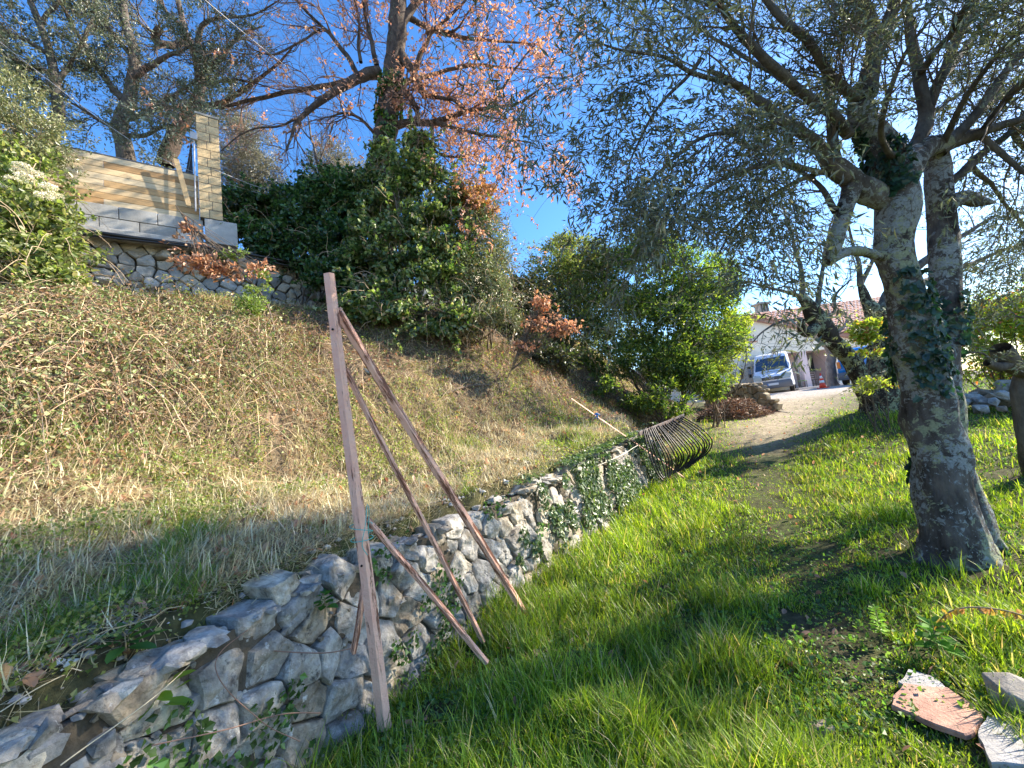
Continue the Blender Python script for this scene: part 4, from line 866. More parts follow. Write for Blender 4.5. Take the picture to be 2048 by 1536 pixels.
def shrub(name, label, cat, blobs, n, L, asp, cols, wts=None, m='leaf', shape='fold', seed=1, stems=10, base=None, stemr=.018, shell=.5, clump=2.2, thr=-.15, group=None, up=.2, leafname='leaves', stemmat=None, drp=.12, shoots=110, sgrav=.25, slen=.55, bare=0):
    g = np.random.default_rng(seed); blobs = [(P(*b[0]) if len(b) > 2 and b[2] == 'p' else np.array(b[0], float), b[1]) for b in blobs]
    B = np.array([b[0] for b in blobs])
    if base is None: base = B.mean(0)*1.; base[2] = float(terr(base[0], base[1]))
    base = np.asarray(base, float); t = E(name, base, label, cat, group)
    C, D, d = blob_leaves(blobs, n, g, shell, clump, thr, up); Ls = L*(.6+.8*g.random(len(C))); V, F, q = leaves(C, D, nrm(d+.8*g.normal(size=d.shape)+np.array([0, 0, .5])), Ls, Ls*asp, shape)
    # colour: per-leaf variation with slow drift between sprays (leaf age, not light)
    col = pick(len(C), cols, wts, .3, seed)*(1+.25*vn(C, 1.3, seed))[:, None]; MESH(leafname, V, F, M[m], t, np.repeat(col, q, 0), False, base)
    if shoots:
        kk = g.choice(len(blobs), shoots, p=(lambda q: q/q.sum())(np.array([np.prod(b[1])**(2/3) for b in blobs]))); dv = rand_dir(shoots, g, .3); Rk = np.array([b[1] for b in blobs], float)[kk]
        s0 = B[kk]+dv*Rk*.75; path_ = [s0]; dr_ = nrm(dv+.4*g.normal(size=dv.shape)); sl_ = slen*(.4+.8*g.random(shoots))/6
        for _ in range(6): path_.append(path_[-1]+dr_*sl_[:, None]); dr_ = nrm(dr_+.22*g.normal(size=dv.shape)+[0, 0, sgrav*.35])
        SP = np.stack(path_, 1); nl = 26; pi = np.repeat(np.arange(shoots), nl); tt = (.15+.85*g.random(shoots*nl))*5.99; ii = tt.astype(int); C2 = SP[pi, ii]+(SP[pi, ii+1]-SP[pi, ii])*(tt-ii)[:, None]+g.normal(size=(len(pi), 3))*.015
        D2 = nrm(nrm(SP[pi, ii+1]-SP[pi, ii])*.7+.8*g.normal(size=C2.shape)); L2 = L*(.5+.7*g.random(len(C2))); V, F, q = leaves(C2, D2, rand_dir(len(C2), g, .7), L2, L2*asp, shape); MESH('shoots', V, F, M[m], t, np.repeat(pick(len(C2), cols, wts, .3, seed+7), q, 0), False, base)
        V, F = tubes(SP, np.repeat(np.linspace(.004, .0015, 7)[None], shoots, 0), 3); MESH('shoot_stems', V, F, M['stem'], t, None, False, base)
    if bare:
        kk = g.integers(len(blobs), size=bare); dv = rand_dir(bare, g, .2); s0 = B[kk]+dv*np.array([b[1] for b in blobs], float)[kk]*1.0; pth = [s0]; dr_ = nrm(dv+.6*g.normal(size=dv.shape)+[0, 0, .3])
        for _ in range(8): pth.append(pth[-1]+dr_*.09*(.5+g.random((bare, 1)))); dr_ = nrm(dr_+.25*g.normal(size=dv.shape)+[0, 0, -.28])
        V, F = tubes(np.stack(pth, 1), np.repeat(np.linspace(.0055, .002, 9)[None], bare, 0), 3); MESH('bare_vines', V, F, M['vine'], t, None, False, base)
    P0 = []; 
    for i in range(stems):
        b = blobs[g.integers(len(blobs))]; e = b[0]+rand_dir(1, g)[0]*np.array(b[1])*.75*g.random(); s_ = base+np.array([*(g.normal(size=2)*drp), 0]); s_[2] = float(terr(s_[0], s_[1]))-.05
        mid = (s_+e)/2+g.normal(size=3)*np.linalg.norm(e-s_)*.08; P0.append(smooth_path([s_, mid, e], 10, .02, i))
    P0 = np.array(P0); R0 = stemr*(.5+g.random(stems))[:, None]*np.linspace(1, .3, 10)[None]; sp = spawn(P0, R0, 9, np.mean([np.mean(b[1]) for b in blobs])*.9, 6, .9, .3, .1, .5, .3, seed+3)
    sp2 = spawn(sp[0], sp[1], 4, np.mean([np.mean(b[1]) for b in blobs])*.5, 4, .9, .3, 0, .6, .2, seed+4)
    V, F = stack([tubes(P0, R0, 7), tubes(sp[0], np.maximum(sp[1], .002), 4), tubes(sp2[0], np.maximum(sp2[1], .0015), 3)]); MESH('stems', V, F, stemmat or M['twig'], t, None, False, base)
    return t
PB_ = 'p'
# palettes (real leaf reflectances)
OLV = [(.085, .105, .055), (.13, .155, .095), (.06, .075, .04), (.22, .24, .18)]
IVY = [(.030, .080, .024), (.05, .12, .03), (.08, .16, .045), (.02, .05, .02)]
LAU = [(.07, .125, .025), (.13, .19, .035), (.26, .30, .05), (.04, .075, .02)]
DRYG = [(.13, .15, .05), (.20, .19, .08), (.09, .12, .04), (.26, .22, .11)]
BRN = [(.44, .27, .17), (.36, .19, .11), (.52, .34, .22), (.27, .15, .10)]

# ------------------------------------------------------------------ big olive in front
ob = P(1905, 1085, 3.5); ob[2] = float(terr(ob[0], ob[1]))
def LB(*s): return limb(s)
trk = [limb([(1915, 1130, 3.5, 0.292), (1905, 1080, 3.5, 0.232), (1880, 960, 3.5, 0.185), (1858, 820, 3.5, 0.172), (1840, 720, 3.48, 0.155), (1815, 600, 3.42, 0.138), (1795, 500, 3.4, 0.123), (1790, 430, 3.4, 0.142), (1790, 370, 3.4, 0.152), (1765, 310, 3.4, 0.123), (1735, 240, 3.35, 0.095), (1728, 170, 3.3, 0.081)], 40),
       limb([(1925, 1130, 3.6, 0.284), (1912, 1080, 3.6, 0.224), (1890, 960, 3.62, 0.185), (1880, 820, 3.65, 0.155), (1882, 700, 3.65, 0.125), (1888, 600, 3.65, 0.109), (1890, 500, 3.68, 0.100), (1886, 430, 3.7, 0.104), (1884, 380, 3.7, 0.095), (1880, 330, 3.7, 0.095), (1868, 290, 3.65, 0.085)], 40),
       limb([(1790, 380, 3.4, 0.114), (1815, 330, 3.45, 0.114), (1850, 295, 3.55, 0.095), (1900, 280, 3.6, 0.085), (1960, 268, 3.6, 0.048)], 40),
       limb([(1770, 400, 3.4, 0.095), (1715, 370, 3.35, 0.085), (1690, 350, 3.3, 0.076), (1672, 325, 3.25, 0.057), (1662, 300, 3.2, 0.048)], 40),
       limb([(1700, 370, 3.35, 0.067), (1692, 430, 3.32, 0.062), (1680, 470, 3.3, 0.057), (1668, 505, 3.3, 0.048), (1664, 520, 3.3, 0.033)], 40),
       limb([(1770, 512, 3.4, 0.048), (1725, 505, 3.35, 0.043), (1690, 508, 3.3, 0.040), (1662, 524, 3.28, 0.038)], 40),
       limb([(1888, 420, 3.7, 0.067), (1920, 395, 3.7, 0.071), (1955, 398, 3.7, 0.057), (1985, 402, 3.7, 0.019)], 40),
       limb([(1925, 1000, 3.55, 0.103), (1955, 1055, 3.5, 0.086), (2000, 1100, 3.45, 0.043)], 40)]
lim = [LB((1728, 190, 3.3, .075), (1745, 120, 3.3, .07), (1742, 70, 3.3, .06), (1718, 0, 3.3, .05), (1705, -90, 3.3, .045)), LB((1748, 110, 3.3, .055), (1772, 60, 3.3, .05), (1790, 0, 3.35, .045), (1795, -90, 3.4, .04)),
       LB((1690, 355, 3.3, .065), (1662, 335, 3.25, .055), (1640, 295, 3.15, .048), (1567, 239, 3.0, .04), (1485, 167, 2.9, .03), (1416, 137, 2.8, .015)),
       LB((1700, 270, 3.35, .045), (1669, 232, 3.2, .042), (1587, 171, 3.0, .035), (1512, 99, 2.8, .03), (1468, 44, 2.7, .025), (1400, -60, 2.5, .015)),
       LB((1715, 200, 3.3, .045), (1693, 180, 3.2, .04), (1649, 137, 3.1, .034), (1587, 65, 2.9, .03), (1500, -40, 2.8, .018)),
       LB((1680, 345, 3.3, .045), (1668, 280, 3.3, .042), (1665, 220, 3.3, .035), (1650, 120, 3.4, .02)),
       LB((1815, 320, 3.5, .055), (1850, 250, 3.6, .06), (1838, 150, 3.6, .05), (1815, 60, 3.7, .04), (1815, -60, 3.8, .03)),
       LB((1850, 250, 3.6, .05), (1880, 160, 3.6, .045), (1915, 80, 3.6, .04), (1965, -30, 3.6, .03)), LB((1880, 300, 3.6, .055), (1950, 230, 3.5, .04), (2020, 130, 3.4, .03), (2120, 20, 3.3, .02)),
       LB((1910, 285, 3.6, .055), (1980, 262, 3.5, .04), (2060, 230, 3.4, .03), (2160, 180, 3.2, .015)), LB((1884, 380, 3.7, .05), (1940, 330, 3.8, .04), (2020, 260, 3.9, .03), (2140, 150, 4, .015)),
       LB((1672, 420, 3.3, .026), (1645, 372, 3.4, .02), (1600, 340, 3.5, .016), (1540, 330, 3.6, .012), (1470, 345, 3.6, .006)),
       LB((1650, 345, 3.3, .022), (1560, 380, 3.2, .016), (1490, 430, 3.1, .012), (1440, 500, 3.0, .006)), LB((1660, 350, 3.3, .022), (1560, 325, 3.0, .018), (1450, 355, 2.8, .013), (1350, 420, 2.6, .006)),
       LB((1567, 239, 3.0, .022), (1480, 260, 2.9, .016), (1380, 290, 2.7, .012), (1290, 370, 2.6, .006)), LB((1485, 167, 2.9, .02), (1380, 150, 2.7, .015), (1280, 110, 2.6, .01), (1180, 80, 2.5, .005)),
       LB((1400, 120, 2.8, .016), (1330, 200, 2.8, .012), (1270, 300, 2.8, .008), (1250, 380, 2.8, .004)), LB((1587, 171, 3.1, .02), (1480, 110, 3.3, .015), (1360, 20, 3.4, .01), (1230, -60, 3.5, .005)),
       LB((1960, 268, 3.6, .03), (2030, 330, 3.5, .02), (2110, 400, 3.4, .01), (2180, 480, 3.3, .005)), LB((1940, 330, 3.8, .025), (1990, 380, 4.2, .018), (2040, 440, 4.5, .012), (2100, 520, 4.7, .005)),
       LB((1718, 20, 3.3, .03), (1640, -60, 3.0, .025), (1500, -150, 2.6, .015), (1350, -260, 2.2, .006)), LB((1790, 0, 3.35, .03), (1850, -100, 3.0, .025), (1950, -250, 2.6, .015), (2100, -400, 2.2, .006)),
       LB((1815, -20, 3.8, .03), (1800, -120, 4.2, .02), (1750, -220, 4.6, .015), (1650, -300, 5.0, .006)), LB((1900, 280, 3.6, .05), (1990, 200, 4.2, .04), (2080, 140, 5.0, .03), (2180, 60, 6, .01)), LB((1880, 160, 3.6, .04), (1960, 60, 4.4, .03), (2040, -20, 5.2, .02), (2120, -90, 6, .01)), LB((2020, 130, 3.4, .03), (2120, 60, 4.0, .03), (2260, 0, 4.6, .02), (2400, -60, 5.2, .01)), LB((2060, 230, 3.4, .03), (2180, 230, 3.9, .025), (2320, 240, 4.4, .02), (2480, 260, 5, .01)), LB((2020, 260, 3.9, .03), (2080, 330, 4.6, .02), (2140, 380, 5.4, .015), (2200, 400, 6.2, .005)), LB((1960, 268, 3.6, .03), (2040, 170, 3.0, .025), (2200, 60, 2.6, .02), (2420, -60, 2.3, .01)), LB((1838, 150, 3.6, .03), (1900, 60, 3.0, .025), (1980, -40, 2.6, .02), (2080, -160, 2.3, .01)), LB((1742, 70, 3.3, .03), (1680, 20, 3.8, .02), (1620, -40, 4.4, .015), (1560, -120, 5, .005)), LB((1790, 330, 3.4, .03), (1760, 250, 2.9, .02), (1800, 120, 2.6, .015), (1880, 20, 2.4, .005)), LB((1880, 300, 3.6, .03), (1930, 200, 3.2, .02), (1990, 120, 2.9, .015), (2060, 40, 2.7, .005)), LB((1850, 250, 3.6, .03), (1900, 200, 4.3, .02), (1960, 160, 5, .015), (2030, 130, 5.8, .005)), LB((1950, 230, 3.5, .03), (2050, 100, 4.2, .025), (2150, 0, 4.8, .015), (2250, -60, 5.4, .006))]
ol = dict(n=30, L=.068, asp=.20, cols=OLV, w=[4, 3, 3, 1.3], sc=.03, mat=M['olive'], shape='fold', limbmat=M['olive_limb'], droop=-.25, clump=2.0, thr=-.18)
tree('olive_tree', 'big old olive tree with two lichen covered stems and ivy, right foreground', 'olive tree', ob, trk+lim, M['olive_bark'],
     [dict(per=12, length=.95, K=7, spread=.8, wander=.24, grav=-.05, rf=.3, tmin=.2, rmax=.008), dict(per=9, length=.45, K=5, spread=.75, wander=.28, grav=-.10, rf=.5, tmin=.1)], ol, seed=3, rough=.27, trunk_n=len(trk), sides=12, trunk_sides=72)
olive = [o for o in S.objects if o.name.startswith('olive_tree')][0]
def surf_ivy(par, base, limbs, n, L, seed, name='ivy', patch=None, thr=.0, col=IVY, span=(0, 1), shape='ivy', up=-.8, vines=8, m='ivy'):
    g = np.random.default_rng(seed); C = []; Nn = []
    for (p, r) in limbs:
        K = len(p); w_ = r/r.sum(); k = g.choice(K-1, n*4, p=w_[:-1]/w_[:-1].sum()); f = g.random(n*4); ok = (k+f > span[0]*K) & (k+f < span[1]*K); k = k[ok]; f = f[ok]
        c = p[k]*(1-f[:, None])+p[k+1]*f[:, None]; rr = r[k]*(1-f)+r[k+1]*f; t = nrm(p[k+1]-p[k]); d = rand_dir(len(k), g); d = nrm(d-t*(d*t).sum(1, keepdims=True))
        C.append(c+d*(rr*1.12+.012)[:, None]); Nn.append(d)
    C = np.vstack(C); Nn = np.vstack(Nn); q = C*np.array([1, 1, .45]); md = vn(q, 3.2, seed)+.5*vn(q, 8, seed+1)
    if patch is not None: md = md+patch(C)
    ok = md > thr; C = C[ok]; Nn = Nn[ok]; s_ = g.permutation(len(C))[:n*len(limbs)]; C = C[s_]; Nn = Nn[s_]
    Nn = nrm(Nn+.35*g.normal(size=Nn.shape)); D = nrm(np.array([0, 0, up])+.6*g.normal(size=C.shape)); D = nrm(D-Nn*(D*Nn).sum(1, keepdims=True)+.25*Nn); Ls = L*(.55+.8*g.random(len(C)))
    V, F, k_ = leaves(C, D, Nn, Ls, Ls*.95, shape); iv = MESH(name, V, F, M[m], par, np.repeat(pick(len(C), col, None, .35, seed), k_, 0), False, base)
    return iv
surf_ivy(olive, ob, trk[:2], 1300, .055, 5, thr=.48, col=[(.015, .045, .028), (.022, .065, .038), (.03, .08, .045)], patch=lambda C: 1.0*np.exp(-((C[:, 2]-1.65)/.30)**2-((C[:, 0]-3.48)/.14)**2)+.3*np.exp(-((C[:, 2]-3.3)/.25)**2)-.15+.4*np.exp(-((C[:, 0]-(3.80-.19*C[:, 2]))/.06)**2)*(C[:, 1] < 3.5)*(C[:, 2] < 3.4))
# ------------------------------------------------------------------ second olive
ob2 = P(1755, 850, 10.0); ob2[2] = float(terr(ob2[0], ob2[1]))
tk = [limb([(1770, 870, 10, .62), (1760, 830, 10, .46), (1762, 780, 10, .40), (1775, 720, 10, .35), (1778, 660, 10, .30), (1765, 610, 9.9, .25)], 24), limb([(1745, 800, 9.95, .26), (1725, 765, 9.9, .20), (1700, 720, 9.8, .19), (1665, 680, 9.7, .18), (1645, 650, 9.7, .20), (1632, 635, 9.7, .22), (1612, 605, 9.6, .14), (1602, 592, 9.6, .10)], 24),
      limb([(1638, 645, 9.7, .15), (1618, 665, 9.6, .12), (1604, 660, 9.5, .10), (1602, 640, 9.4, .07)], 24), limb([(1775, 650, 9.9, .22), (1748, 625, 9.8, .2), (1735, 600, 9.8, .12), (1722, 570, 9.8, .07)], 24), limb([(1712, 740, 9.8, .08), (1722, 712, 9.7, .07), (1738, 695, 9.6, .05), (1752, 680, 9.6, .03)], 24)]
l2 = [LB(*q) for q in [[(1612, 605, 9.6, .06), (1590, 590, 9.5, .045), (1540, 575, 9.3, .03), (1490, 560, 9.0, .015)], [(1605, 595, 9.6, .07), (1600, 540, 9.6, .05), (1585, 470, 9.6, .035), (1560, 400, 9.6, .015)], [(1632, 625, 9.7, .07), (1640, 570, 9.8, .05), (1650, 500, 9.9, .03), (1670, 420, 10, .015)], [(1640, 640, 9.7, .06), (1668, 625, 9.8, .04), (1672, 590, 9.8, .03), (1700, 560, 9.9, .015)],
     [(1722, 570, 9.8, .07), (1718, 530, 9.8, .05), (1700, 470, 9.8, .03), (1690, 400, 9.8, .015)], [(1722, 570, 9.8, .06), (1745, 520, 9.9, .04), (1780, 450, 10, .02), (1830, 380, 10.2, .01)], [(1602, 640, 9.4, .05), (1570, 640, 9.2, .03), (1530, 660, 9.0, .02), (1500, 690, 8.9, .008)], [(1765, 620, 9.9, .16), (1800, 560, 10, .12), (1880, 500, 10, .08), (1990, 430, 10, .03)], [(1780, 600, 9.9, .12), (1860, 560, 10.2, .08), (1960, 520, 10.5, .05), (2080, 470, 10.8, .02)]]]
tree('olive_tree', 'gnarled pruned olive tree with a knotted leaning left limb, before the house', 'olive tree', ob2, tk+l2, M['olive_bark2'], [dict(per=9, length=1.6, K=7, spread=.7, wander=.25, grav=.05, rf=.35, tmin=.2, rmax=.022), dict(per=8, length=.7, K=5, spread=.8, wander=.3, grav=-.05, rf=.6)],
     dict(n=16, L=.085, asp=.3, cols=[(.16, .19, .07), (.12, .14, .07), (.22, .23, .10), (.09, .11, .05)], mat=M['olive'], limbmat=M['olive_limb'], keep=.75, clump=.8, thr=-.3), seed=11, rough=.2, trunk_n=len(tk), twigmat=M['twig_grey'], trunk_sides=24)
# pruned olive at the right edge
ob3 = P(2062, 900, 5.2); ob3[2] = float(terr(ob3[0], ob3[1]))
tk = [limb([(2095, 1010, 5.3, .12), (2050, 880, 5.2, .085), (2038, 790, 5.15, .075), (2050, 735, 5.1, .09)], 20), limb([(2060, 745, 5.1, .11), (2030, 735, 5.0, .10), (2010, 715, 4.9, .11), (2000, 695, 4.85, .09)], 20), limb([(2015, 720, 4.95, .08), (1995, 735, 4.9, .055), (1970, 725, 4.85, .04)], 20)]
l3 = [LB((2055, 740, 5.1, .09), (2090, 700, 5.1, .08), (2150, 600, 5.2, .06), (2200, 400, 5.3, .04)), LB((1985, 730, 4.85, .015), (1970, 708, 4.8, .012), (1945, 704, 4.8, .008), (1920, 712, 4.8, .004)), LB((2150, 600, 5.2, .05), (2220, 500, 5.6, .04), (2330, 400, 6, .03), (2450, 300, 6.4, .015)), LB((2200, 420, 5.3, .04), (2130, 300, 5.6, .03), (2110, 180, 6.0, .02), (2080, 80, 6.4, .01))]
tree('olive_tree', 'cut back olive with a thick sawn limb at the right edge of the view', 'olive tree', ob3, tk+l3, M['bark'], [dict(per=10, length=1.3, K=7, spread=.8, wander=.25, rf=.35, tmin=.4, rmax=.012), dict(per=7, length=.5, K=5, spread=.8, wander=.3, grav=-.05, rf=.6)], dict(n=34, L=.06, asp=.24, cols=OLV, mat=M['olive'], limbmat=M['bark'], keep=1), seed=15, rough=.12, trunk_n=len(tk), trunk_sides=24)
# pale trunk before the house
q = limb([(1668, 778, 21.5, .34), (1664, 764, 21.5, .24), (1661, 735, 21.4, .22), (1663, 710, 21.3, .22), (1652, 688, 21.2, .15), (1632, 668, 21, .08)], 20); b_ = q[0][0].copy(); b_[2] = float(terr(b_[0], b_[1]))
tree('mulberry_tree', 'pale thick leafless trunk standing on the gravel right of the traffic cone', 'tree', b_, [q, LB((1650, 690, 21.2, .16), (1625, 668, 21, .12), (1610, 660, 20.8, .08), (1590, 670, 20.6, .04)), LB((1655, 695, 21.2, .16), (1670, 670, 21, .12), (1690, 650, 20.8, .08), (1700, 630, 20.6, .04))], barkmat('pale_bark', (.20, .15, .12), (.42, .34, .28)), [dict(per=12, length=1.4, K=6, spread=.7, wander=.25, grav=.1, rf=.3, rmax=.02)], dict(n=5, L=.16, asp=.5, cols=[(.30, .27, .08), (.24, .26, .10)], mat=M['leaf'], keep=.7), seed=19, rough=.1)

# ------------------------------------------------------------------ oak
oks = P(765, 640, 10); oks[2] = float(terr(oks[0], oks[1]))
tk = [limb([(758, 670, 10, .52), (762, 600, 10, .42), (765, 500, 10, .36), (764, 380, 10, .33), (768, 300, 10, .30), (776, 230, 10, .27), (783, 180, 10, .29), (790, 110, 10, .25), (796, 40, 10, .23), (800, -60, 10, .2), (810, -160, 10, .2)], 40)]
ok_l = [[(760, 145, 10, .17), (728, 148, 9.8, .14), (700, 165, 9.6, .12), (655, 192, 9.3, .09), (600, 235, 9.0, .05), (572, 300, 8.8, .02)], [(708, 160, 9.7, .08), (670, 168, 9.9, .07), (600, 180, 10, .06), (500, 200, 9.9, .05), (430, 216, 9.7, .035), (375, 214, 9.5, .01)], [(716, 150, 9.7, .07), (692, 108, 9.6, .06), (652, 62, 9.5, .045), (600, 10, 9.3, .03), (560, -50, 9.2, .015)],
        [(752, 130, 9.9, .07), (742, 80, 9.8, .055), (730, 25, 9.8, .04), (722, -50, 9.8, .025)], [(722, 125, 9.8, .05), (717, 90, 9.8, .04), (719, 45, 9.8, .03), (705, -10, 9.7, .02)], [(795, 60, 10, .13), (822, 20, 10.1, .11), (860, -30, 10.2, .08), (930, -120, 10.4, .05)],
        [(792, 100, 10, .13), (812, 122, 9.9, .12), (828, 150, 9.8, .11), (850, 190, 9.7, .085)], [(828, 140, 9.8, .08), (852, 90, 9.7, .06), (868, 60, 9.6, .05), (925, 8, 9.5, .03), (960, -40, 9.4, .015)], [(868, 58, 9.6, .035), (905, 62, 9.5, .03), (935, 30, 9.4, .02), (965, -20, 9.3, .01)],
        [(782, 215, 10, .11), (795, 192, 9.9, .09), (815, 188, 9.8, .085), (832, 215, 9.7, .08), (836, 248, 9.7, .07)], [(775, 258, 10, .12), (815, 246, 10, .09), (870, 246, 9.9, .085), (925, 225, 9.8, .06), (985, 215, 9.6, .04), (1045, 204, 9.4, .03), (1100, 160, 9.2, .01)], [(870, 246, 9.9, .06), (930, 262, 9.7, .045), (1000, 275, 9.5, .03), (1070, 288, 9.3, .01)],
        [(865, 250, 9.9, .05), (868, 300, 9.8, .04), (900, 312, 9.7, .03), (960, 308, 9.5, .012)], [(850, 190, 9.7, .06), (900, 200, 9.5, .04), (930, 218, 9.4, .03), (1010, 240, 9.2, .01)], [(985, 215, 9.6, .035), (1010, 170, 9.5, .03), (1060, 100, 9.4, .02), (1110, 60, 9.3, .01)], [(800, -20, 10, .14), (760, -60, 9.6, .1), (700, -120, 9.2, .06), (620, -200, 8.8, .02)],
        [(795, 20, 10, .10), (870, 60, 10.4, .07), (960, 80, 10.8, .045), (1080, 90, 11, .02)], [(800, -50, 10, .1), (880, -60, 10.4, .08), (980, -50, 10.6, .05), (1090, -20, 10.8, .02)], [(783, 170, 10, .08), (860, 150, 10.5, .06), (960, 130, 10.9, .04), (1060, 140, 11.2, .015)], [(770, 300, 10, .05), (735, 250, 9.7, .04), (690, 225, 9.5, .03), (640, 240, 9.2, .01)],
        [(765, 330, 10, .05), (830, 330, 9.6, .035), (900, 370, 9.3, .025), (970, 390, 9, .01)], [(600, 235, 9.0, .03), (560, 250, 8.9, .025), (500, 260, 8.7, .02), (440, 300, 8.5, .01)], [(640, 60, 9.5, .03), (590, 90, 9.3, .025), (540, 110, 9.1, .02), (490, 90, 9, .01)]]
tree('oak_tree', 'tall oak with rust brown winter leaves and ivy, standing on the bank in the centre', 'oak tree', oks, tk+[LB(*q) for q in ok_l], M['oak_bark'], [dict(per=11, length=1.5, K=8, spread=.7, wander=.3, grav=.02, rf=.4, tmin=.2, rmax=.02), dict(per=7, length=.75, K=6, spread=.7, wander=.35, rf=.55, tmin=.15), dict(per=4, length=.35, K=4, spread=.7, wander=.35, rf=.6, tmin=.3)],
     dict(n=6, L=.085, asp=.6, cols=[(.50, .28, .18), (.42, .21, .12), (.60, .38, .26), (.33, .18, .12)], mat=M['dead'], limbmat=M['oak_bark'], mask=lambda p: .12+.88*sst(-4.2, -1.6, p[:, 0]), keep=.75, clump=.55, thr=-.2, droop=-.4, sc=.02), seed=23, rough=.14, twigmat=mat('oak_twig', (.17, .10, .075), .9), trunk_sides=36)
oak = [o for o in S.objects if o.name.startswith('oak_tree')][0]
surf_ivy(oak, oks, tk, 4200, .10, 9, thr=-.1, span=(.0, .62), patch=lambda C: .9*sst(7.2, 5.4, C[:, 2])-.1, col=[(.03, .08, .015), (.07, .15, .025), (.12, .2, .03)])
exec('pass')
# ------------------------------------------------------------------ trees up behind the fence
def simple_tree(name, label, cat, base, lm, ln, lev, leaf, seed, bark=None, tn=1, group=None): return tree(name, label, cat, base, [limb(q) if i >= tn else limb(q, 24) for i, q in enumerate(lm)], bark or M['bark'], lev, leaf, seed=seed, trunk_n=tn, group=group, trunk_sides=16, sides=9)
HO = [(.10, .125, .07), (.14, .17, .11), (.07, .09, .045), (.20, .22, .16)]
for (seed, label, lm) in [(31, 'dense grey green evergreen tree behind the fence, left of the pillar', [[(255, 330, 9.6, .2), (240, 250, 9.6, .17), (262, 190, 9.6, .14), (270, 110, 9.6, .12), (250, 40, 9.6, .1), (240, -60, 9.6, .06)], [(245, 200, 9.6, .09), (200, 140, 9.4, .07), (150, 60, 9.2, .05), (110, -20, 9, .02)], [(258, 170, 9.6, .09), (300, 130, 9.4, .07), (340, 110, 9.2, .05), (390, 90, 9, .02)], [(242, 240, 9.6, .09), (290, 225, 9.6, .07), (350, 190, 9.5, .05), (400, 150, 9.3, .02)], [(262, 110, 9.6, .07), (220, 60, 9.8, .05), (180, 10, 10, .04), (140, -60, 10.2, .02)], [(240, 260, 9.6, .06), (200, 240, 9.4, .05), (150, 210, 9.2, .03), (110, 190, 9, .01)], [(250, 270, 9.6, .06), (290, 270, 9.4, .05), (330, 250, 9.2, .03), (370, 240, 9, .01)]]),
                          (37, 'leaning grey green evergreen tree behind the fence at the upper left corner', [[(100, 290, 8.8, .14), (115, 230, 8.8, .11), (112, 170, 8.8, .1), (95, 90, 8.8, .08), (60, 0, 8.8, .06), (40, -80, 8.8, .04)], [(112, 170, 8.8, .06), (150, 110, 9, .05), (180, 50, 9.2, .04), (200, -30, 9.4, .02)], [(100, 110, 8.8, .06), (50, 80, 8.6, .05), (0, 60, 8.4, .03), (-60, 40, 8.2, .02)], [(110, 150, 8.8, .06), (60, 140, 8.6, .05), (10, 160, 8.4, .03), (-50, 170, 8.2, .02)], [(80, 50, 8.8, .05), (120, 0, 8.8, .04), (170, -60, 8.8, .03), (220, -120, 8.8, .01)]])]:
    b_ = P(*lm[0][0][:3]); b_[2] = float(terr(b_[0], b_[1])); lm[0].insert(0, (lm[0][0][0]-5, lm[0][0][1]+70, lm[0][0][2], lm[0][0][3]*1.2))
    simple_tree('evergreen_oak', label, 'evergreen tree', b_, lm, 1, [dict(per=18, length=1.3, K=7, spread=.9, wander=.28, grav=0, rf=.3, tmin=.1, rmax=.012), dict(per=10, length=.6, K=5, spread=.8, wander=.3, grav=0, rf=.6)], dict(n=34, L=.08, asp=.38, cols=HO, mat=M['olive'], clump=1.1, thr=-.25, sc=.05), seed)
bt = [[(330, 330, 11, .22), (350, 270, 11, .2), (380, 225, 11, .18), (400, 190, 11, .16), (395, 120, 11, .12), (370, 60, 11, .09), (350, -30, 11, .06)], [(395, 205, 11, .1), (430, 212, 10.7, .09), (470, 190, 10.4, .06), (540, 140, 10, .04), (590, 90, 9.6, .015)], [(392, 130, 11, .09), (400, 60, 10.8, .07), (430, 38, 10.6, .05), (500, 30, 10.2, .03), (560, 0, 10, .015)], [(398, 150, 11, .08), (440, 120, 10.8, .06), (480, 70, 10.6, .04), (530, 50, 10.4, .015)],
      [(380, 80, 11, .1), (340, 90, 10.6, .1), (310, 82, 10.4, .1), (322, 58, 10.3, .1)], [(372, 60, 11, .06), (330, 20, 10.8, .05), (300, -30, 10.6, .03), (260, -90, 10.4, .01)], [(390, 170, 11, .07), (430, 165, 10.5, .05), (480, 160, 10, .03), (540, 175, 9.6, .01)], [(385, 220, 11, .06), (340, 215, 10.8, .05), (300, 220, 10.6, .03), (270, 215, 10.4, .015)]]
b_ = P(*bt[0][0][:3]); b_[2] = float(terr(b_[0], b_[1]))
simple_tree('bare_tree', 'bare twisted leafless tree with a sawn limb behind the fence and pillar', 'tree', b_, bt, 1, [dict(per=13, length=1.5, K=8, spread=.75, wander=.38, grav=.03, rf=.4, tmin=.15, rmax=.025), dict(per=7, length=.7, K=6, spread=.8, wander=.4, rf=.55), dict(per=3, length=.3, K=4, spread=.8, wander=.3, rf=.6)], dict(n=0), 41, barkmat('bare_bark', (.045, .035, .03), (.15, .115, .095)))
sk = [[(640, 360, 13, .05), (630, 300, 13, .04), (620, 260, 13, .03), (612, 200, 13, .015)], [(636, 330, 13, .03), (655, 280, 13, .02), (668, 240, 13, .01)], [(628, 290, 13, .03), (600, 250, 13, .02), (585, 200, 13, .01)]]
b_ = P(640, 400, 13); b_[2] = float(terr(b_[0], b_[1]))
